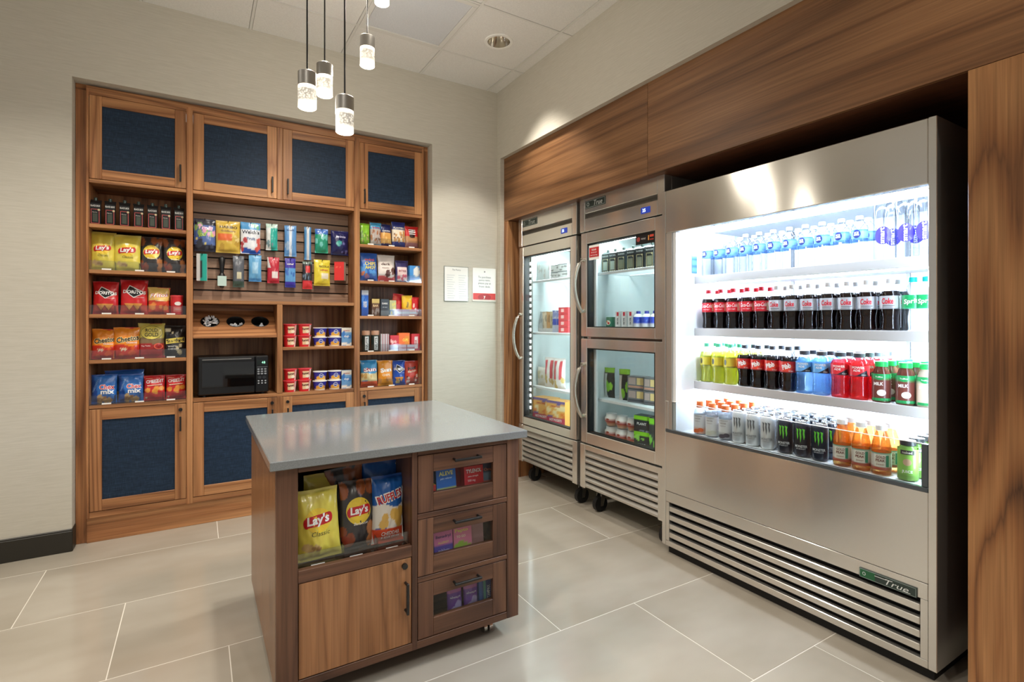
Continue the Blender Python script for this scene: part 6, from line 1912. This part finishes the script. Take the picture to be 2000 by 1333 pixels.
# lower door: shelf with sandwiches and snack trays
for k, (y, w_) in enumerate(((2.705, 0.085), (2.560, 0.088))):
    bag('snack_pouch', 'black and lime green snack pouch, %s on the lower fridge shelf' % ['left one', 'right one'][k], 'snack pouch', 2.41, y, 0.7595, w_, 0.205, 0.045, layers((46, 50, 48), (band(.84, 1), (150, 206, 60)), (spots(3, 3 + k, .2, .5, .22, .3, 1), (140, 200, 60)), (lambda s, t: s < .35 and t < .8, (214, 216, 210))), None, rz=RZ, seed=90 + k)
for k, (y, w_) in enumerate(((2.440, 0.135), (2.322, 0.09))):
    for lv in range(2):
        t = thing('snack_tray', '%s clear tray of meat and cheese, %s stack in the lower fridge' % (['lower', 'upper'][lv], ['left', 'right'][k]), 'food tray', (2.41, y, 0.7598 + lv * 0.086), (0, 0, RZ), group='meat and cheese trays')
        ob('tray_base', G().cbox(-w_ / 2, w_ / 2, -0.02, 0.05, 0.0, 0.083, 0.004), plain('tray_grey', (118, 120, 124), 0.3) if (k, lv) == (0, 0) else 'tray_grey', t)
        D = Decal(lambda px, pz, e: (px, -0.02 - e, pz))
        D.rect(-w_ * .42, -w_ * .02, 0.03, 0.074, (176, 160, 154), 2, 2); D.rect(w_ * .04, w_ * .40, 0.03, 0.074, (222, 200, 140), 2, 2); D.rect(-w_ * .42, w_ * .4, 0.010, 0.022, (196, 150, 130) if lv else (80, 82, 88), 2, 1)
        ob('contents', D, 'ink', t)
# bottom: yogurt parfaits and salad boxes
for k, y in enumerate((2.675, 2.570, 2.478)):
    for lv in range(2):
        t = thing('parfait_cup', '%s yogurt parfait cup, %s stack on the fridge floor' % (['lower', 'upper'][lv], ['left', 'middle', 'right'][k]), 'yogurt cup', (2.40, y, 0.4912 + lv * 0.0865), (0, 0, RZ), group='parfait cups')
        r_ = 0.047 if k < 2 else 0.038
        g = G()
        pr_ = [(r_ * .68, 0.0), (r_ * .84, 0.022), (r_, 0.030), (r_ * .98, 0.052), (r_ * .80, 0.062), (r_ * .78, 0.080)]
        cols = [lin((226, 190, 160)), lin((214, 120, 80)), lin((186, 56, 50)), lin((236, 232, 226)), lin((230, 226, 220)), lin((206, 206, 206))]
        n_ = 24
        g.lathe(pr_, n_, col=[cols[i] for i in range(len(pr_)) for _ in range(n_)])
        ob('cup', g, 'film', t, smooth=50)
        D = Decal(lambda px, pz, e: ((r_ + e) * math.sin(px / r_), -(r_ + e) * math.cos(px / r_), pz))
        D.ell(0, 0.044, 0.012, 0.007, (170, 80, 60)); ob('lettering', D, 'ink', t)
for k, (y, zz) in enumerate(((2.376, 0.4912), (2.376, 0.5905))):
    carton('salad_box', '%s black and lime green salad box beside the parfait cups' % ['lower', 'upper'][k], 'food box', 2.41, y, zz, 0.112, 0.098, 0.08, layers((44, 48, 50), (band(.78, 1), (136, 206, 44)), (spots(4, 3 + k, .3, .7, .14) if k == 0 else (lambda s, t: False), (150, 210, 90)), (spots(4, 9, 0, .2, .1), (130, 140, 150))), d_text([('PLANT', 0, .5, .6, (226, 230, 226), .16)] if k else [('KALE', 0, .2, .5, (190, 196, 196), .1)]), rz=RZ)
carton('salad_box', 'green-topped salad box at the right edge behind the lower glass', 'food box', 2.42, 2.272, 0.4912, 0.085, 0.195, 0.08, layers((52, 58, 58), (band(.80, 1), (120, 200, 50)), (spots(5, 5, .1, .6, .14), (120, 190, 70))), None, rz=RZ)
t = thing('green_bowl', 'dark green bowl standing behind the salad boxes', 'bowl', (2.56, 2.30, 0.4912))
ob('bowl_wall', G().lathe([(0.04, 0), (0.055, 0.16), (0.06, 0.245)], 24), plain('bowl_green', (20, 120, 70), 0.4), t, smooth=50)

# single-door fridge
z = 1.6075
for k, y in enumerate((3.505, 3.425)):
    carton('ice_cream_carton', 'pale tall carton on the top shelf of the single-door fridge, %s' % ['left', 'right'][k], 'carton', F1X + 0.03, y, z, 0.072, 0.168, 0.06, layers((226, 234, 232), (spots(4, 3 + k, .2, .7, .16), (200, 196, 190)), (band(.8, 1), (196, 216, 214))), None, rz=RZ)
for k, (y, w_, zz) in enumerate(((3.300, 0.085, 0), (3.300, 0.085, 0.056), (3.196, 0.095, 0), (3.196, 0.095, 0.056))):
    carton('small_carton', 'small white dessert box with %s pack on the top shelf' % ['dark print, lower left', 'dark print, upper left', 'dark print, lower right', 'dark print, upper right'][k], 'box', F1X + 0.02, y, z + zz, w_, 0.0545, 0.06, layers((226, 228, 226), (spots(3, 3 + k, .2, .7, .16), (150, 150, 146)), (band(.92, 1), (110, 120, 124))), None, rz=RZ, group='small dessert boxes')
z = 1.1935
NMS = ['grey wrapped ice cream bar leaning left on the middle shelf', 'cream ice cream bar with orange print on the middle shelf', 'orange and tan ice cream bar on the middle shelf', 'tan ice cream bar beside the blue packs']
for k, (y, c, rl) in enumerate(((3.520, (196, 202, 204), -10), (3.455, (226, 206, 176), 2), (3.412, (214, 160, 100), 0), (3.368, (206, 190, 150), 2))):
    bag('ice_cream_bar', NMS[k], 'ice cream', F1X + 0.01 + 0.006 * k, y, z, 0.055, 0.165, 0.025, layers(c, (spots(4, 3 + k, .2, .8, .2), tuple(max(0, int(v * .8)) for v in c)), (band(0, .2), (226, 222, 220))), None, rz=RZ, seed=100 + k, roll=rl * -1)
for k, y in enumerate((3.310, 3.262)):
    bag('ice_cream_bar', 'blue and white ice cream pack, %s of two on the middle shelf' % ['left', 'right'][k], 'ice cream', F1X + 0.01, y, z, 0.06, 0.172, 0.03, layers((200, 206, 230), (lambda s, t: .1 < s < .95 and .35 < t < .62, (44, 74, 200)), (spots(4, 3, .6, .95, .2), (140, 150, 210))), None, rz=RZ, seed=105 + k)
for k in range(4):
    carton('ice_cream_box', 'red ice cream sandwich box, %s in the stack on the middle shelf' % ['lowest', 'second from bottom', 'third from bottom', 'topmost'][k], 'box', F1X + 0.03, 3.178, z + k * 0.0485, 0.095, 0.0475, 0.1, layers((214, 70, 76), (lambda s, t: .2 < s < .6 and .25 < t < .75, (240, 200, 196)), (band(.9, 1), (190, 50, 56))), None, rz=RZ, group='red ice cream boxes')
z = 0.7625
bag('frozen_snack_bag', 'low white frozen snack bag at the left of the third shelf', 'frozen food', F1X + 0.01, 3.475, z, 0.13, 0.150, 0.06, layers((236, 232, 222), (spots(4, 3, .2, .7, .16), (214, 206, 170))), None, rz=RZ, seed=110)
for k, (y, w_) in enumerate(((3.360, 0.120), (3.238, 0.120))):
    bag('frozen_snack_bag', 'red striped frozen snack bag, %s on the third shelf' % ['left one', 'right one'][k], 'frozen food', F1X, y, z, w_, 0.235, 0.06, layers((236, 232, 228), (lambda s, t: (.12 < s < .32 or .62 < s < .86) and .3 < t < .92, (214, 84, 92)), (spots(5, 3 + k, .05, .35, .12), (206, 180, 110))), None, rz=RZ, seed=111 + k)
for k, y in enumerate((3.420, 3.225)):
    carton('pizza_box', 'stuffed-sandwich box in purple and orange, %s on the fridge floor' % ['left', 'right'][k], 'frozen food', F1X, y, 0.4912, 0.188, 0.185, 0.12, layers((110, 92, 150), (band(.34, .88, .03), (238, 176, 84)), (spots(6, 4 + k, .42, .82, .12), (244, 224, 170)), (spots(4, 14 + k, .38, .5, .09), (226, 130, 50)), (band(0, .3), (190, 60, 84))), d_text([('HOT POCKETS', 0, .22, .66, WHITE, .1), ('HAM & CHEESE', 0, .78, .5, (190, 60, 50), .07)]), rz=RZ)

# notices on the upper fridge door
t = thing('door_sticker', 'red and white notice stuck on the upper fridge door glass', 'sticker', (2.2315, 2.655, 1.685), (0, 0, XR))
ob('sheet', G().box(-0.052, 0.052, -0.0015, 0.0, 0, 0.098), 'paper_white', t)
D = Decal(lambda px, pz, e: (px, -0.0015 - e, pz)); D.rect(-0.048, 0.048, 0.018, 0.082, (190, 40, 44), 2, 2)
for k, s in enumerate(('PLEASE', 'do not open', 'door too long')): D.text(s, 0, 0.066 - 0.018 * k, 0.045 + 0.012 * k, WHITE, bold=0.01)
ob('lettering', D, 'ink', t)
t = thing('door_sticker', 'small black label with red marks at the top of the upper fridge door', 'sticker', (2.2315, 2.198, 1.731), (0, 0, XR))
ob('sheet', G().box(-0.077, 0.077, -0.0015, 0.0, 0, 0.062), 'black_plastic', t)
D = Decal(lambda px, pz, e: (px, -0.0015 - e, pz)); D.ell(-0.055, 0.031, 0.014, 0.014, (150, 60, 56)); D.text('WINE', -0.014, 0.031, 0.036, (206, 200, 196), bold=0.0); D.rect(0.024, 0.032, 0.018, 0.046, (226, 150, 70), 1, 1); D.rect(0.038, 0.068, 0.034, 0.048, (206, 70, 50), 2, 1); D.rect(0.038, 0.068, 0.016, 0.024, (150, 50, 40), 2, 1)
ob('lettering', D, 'ink', t)
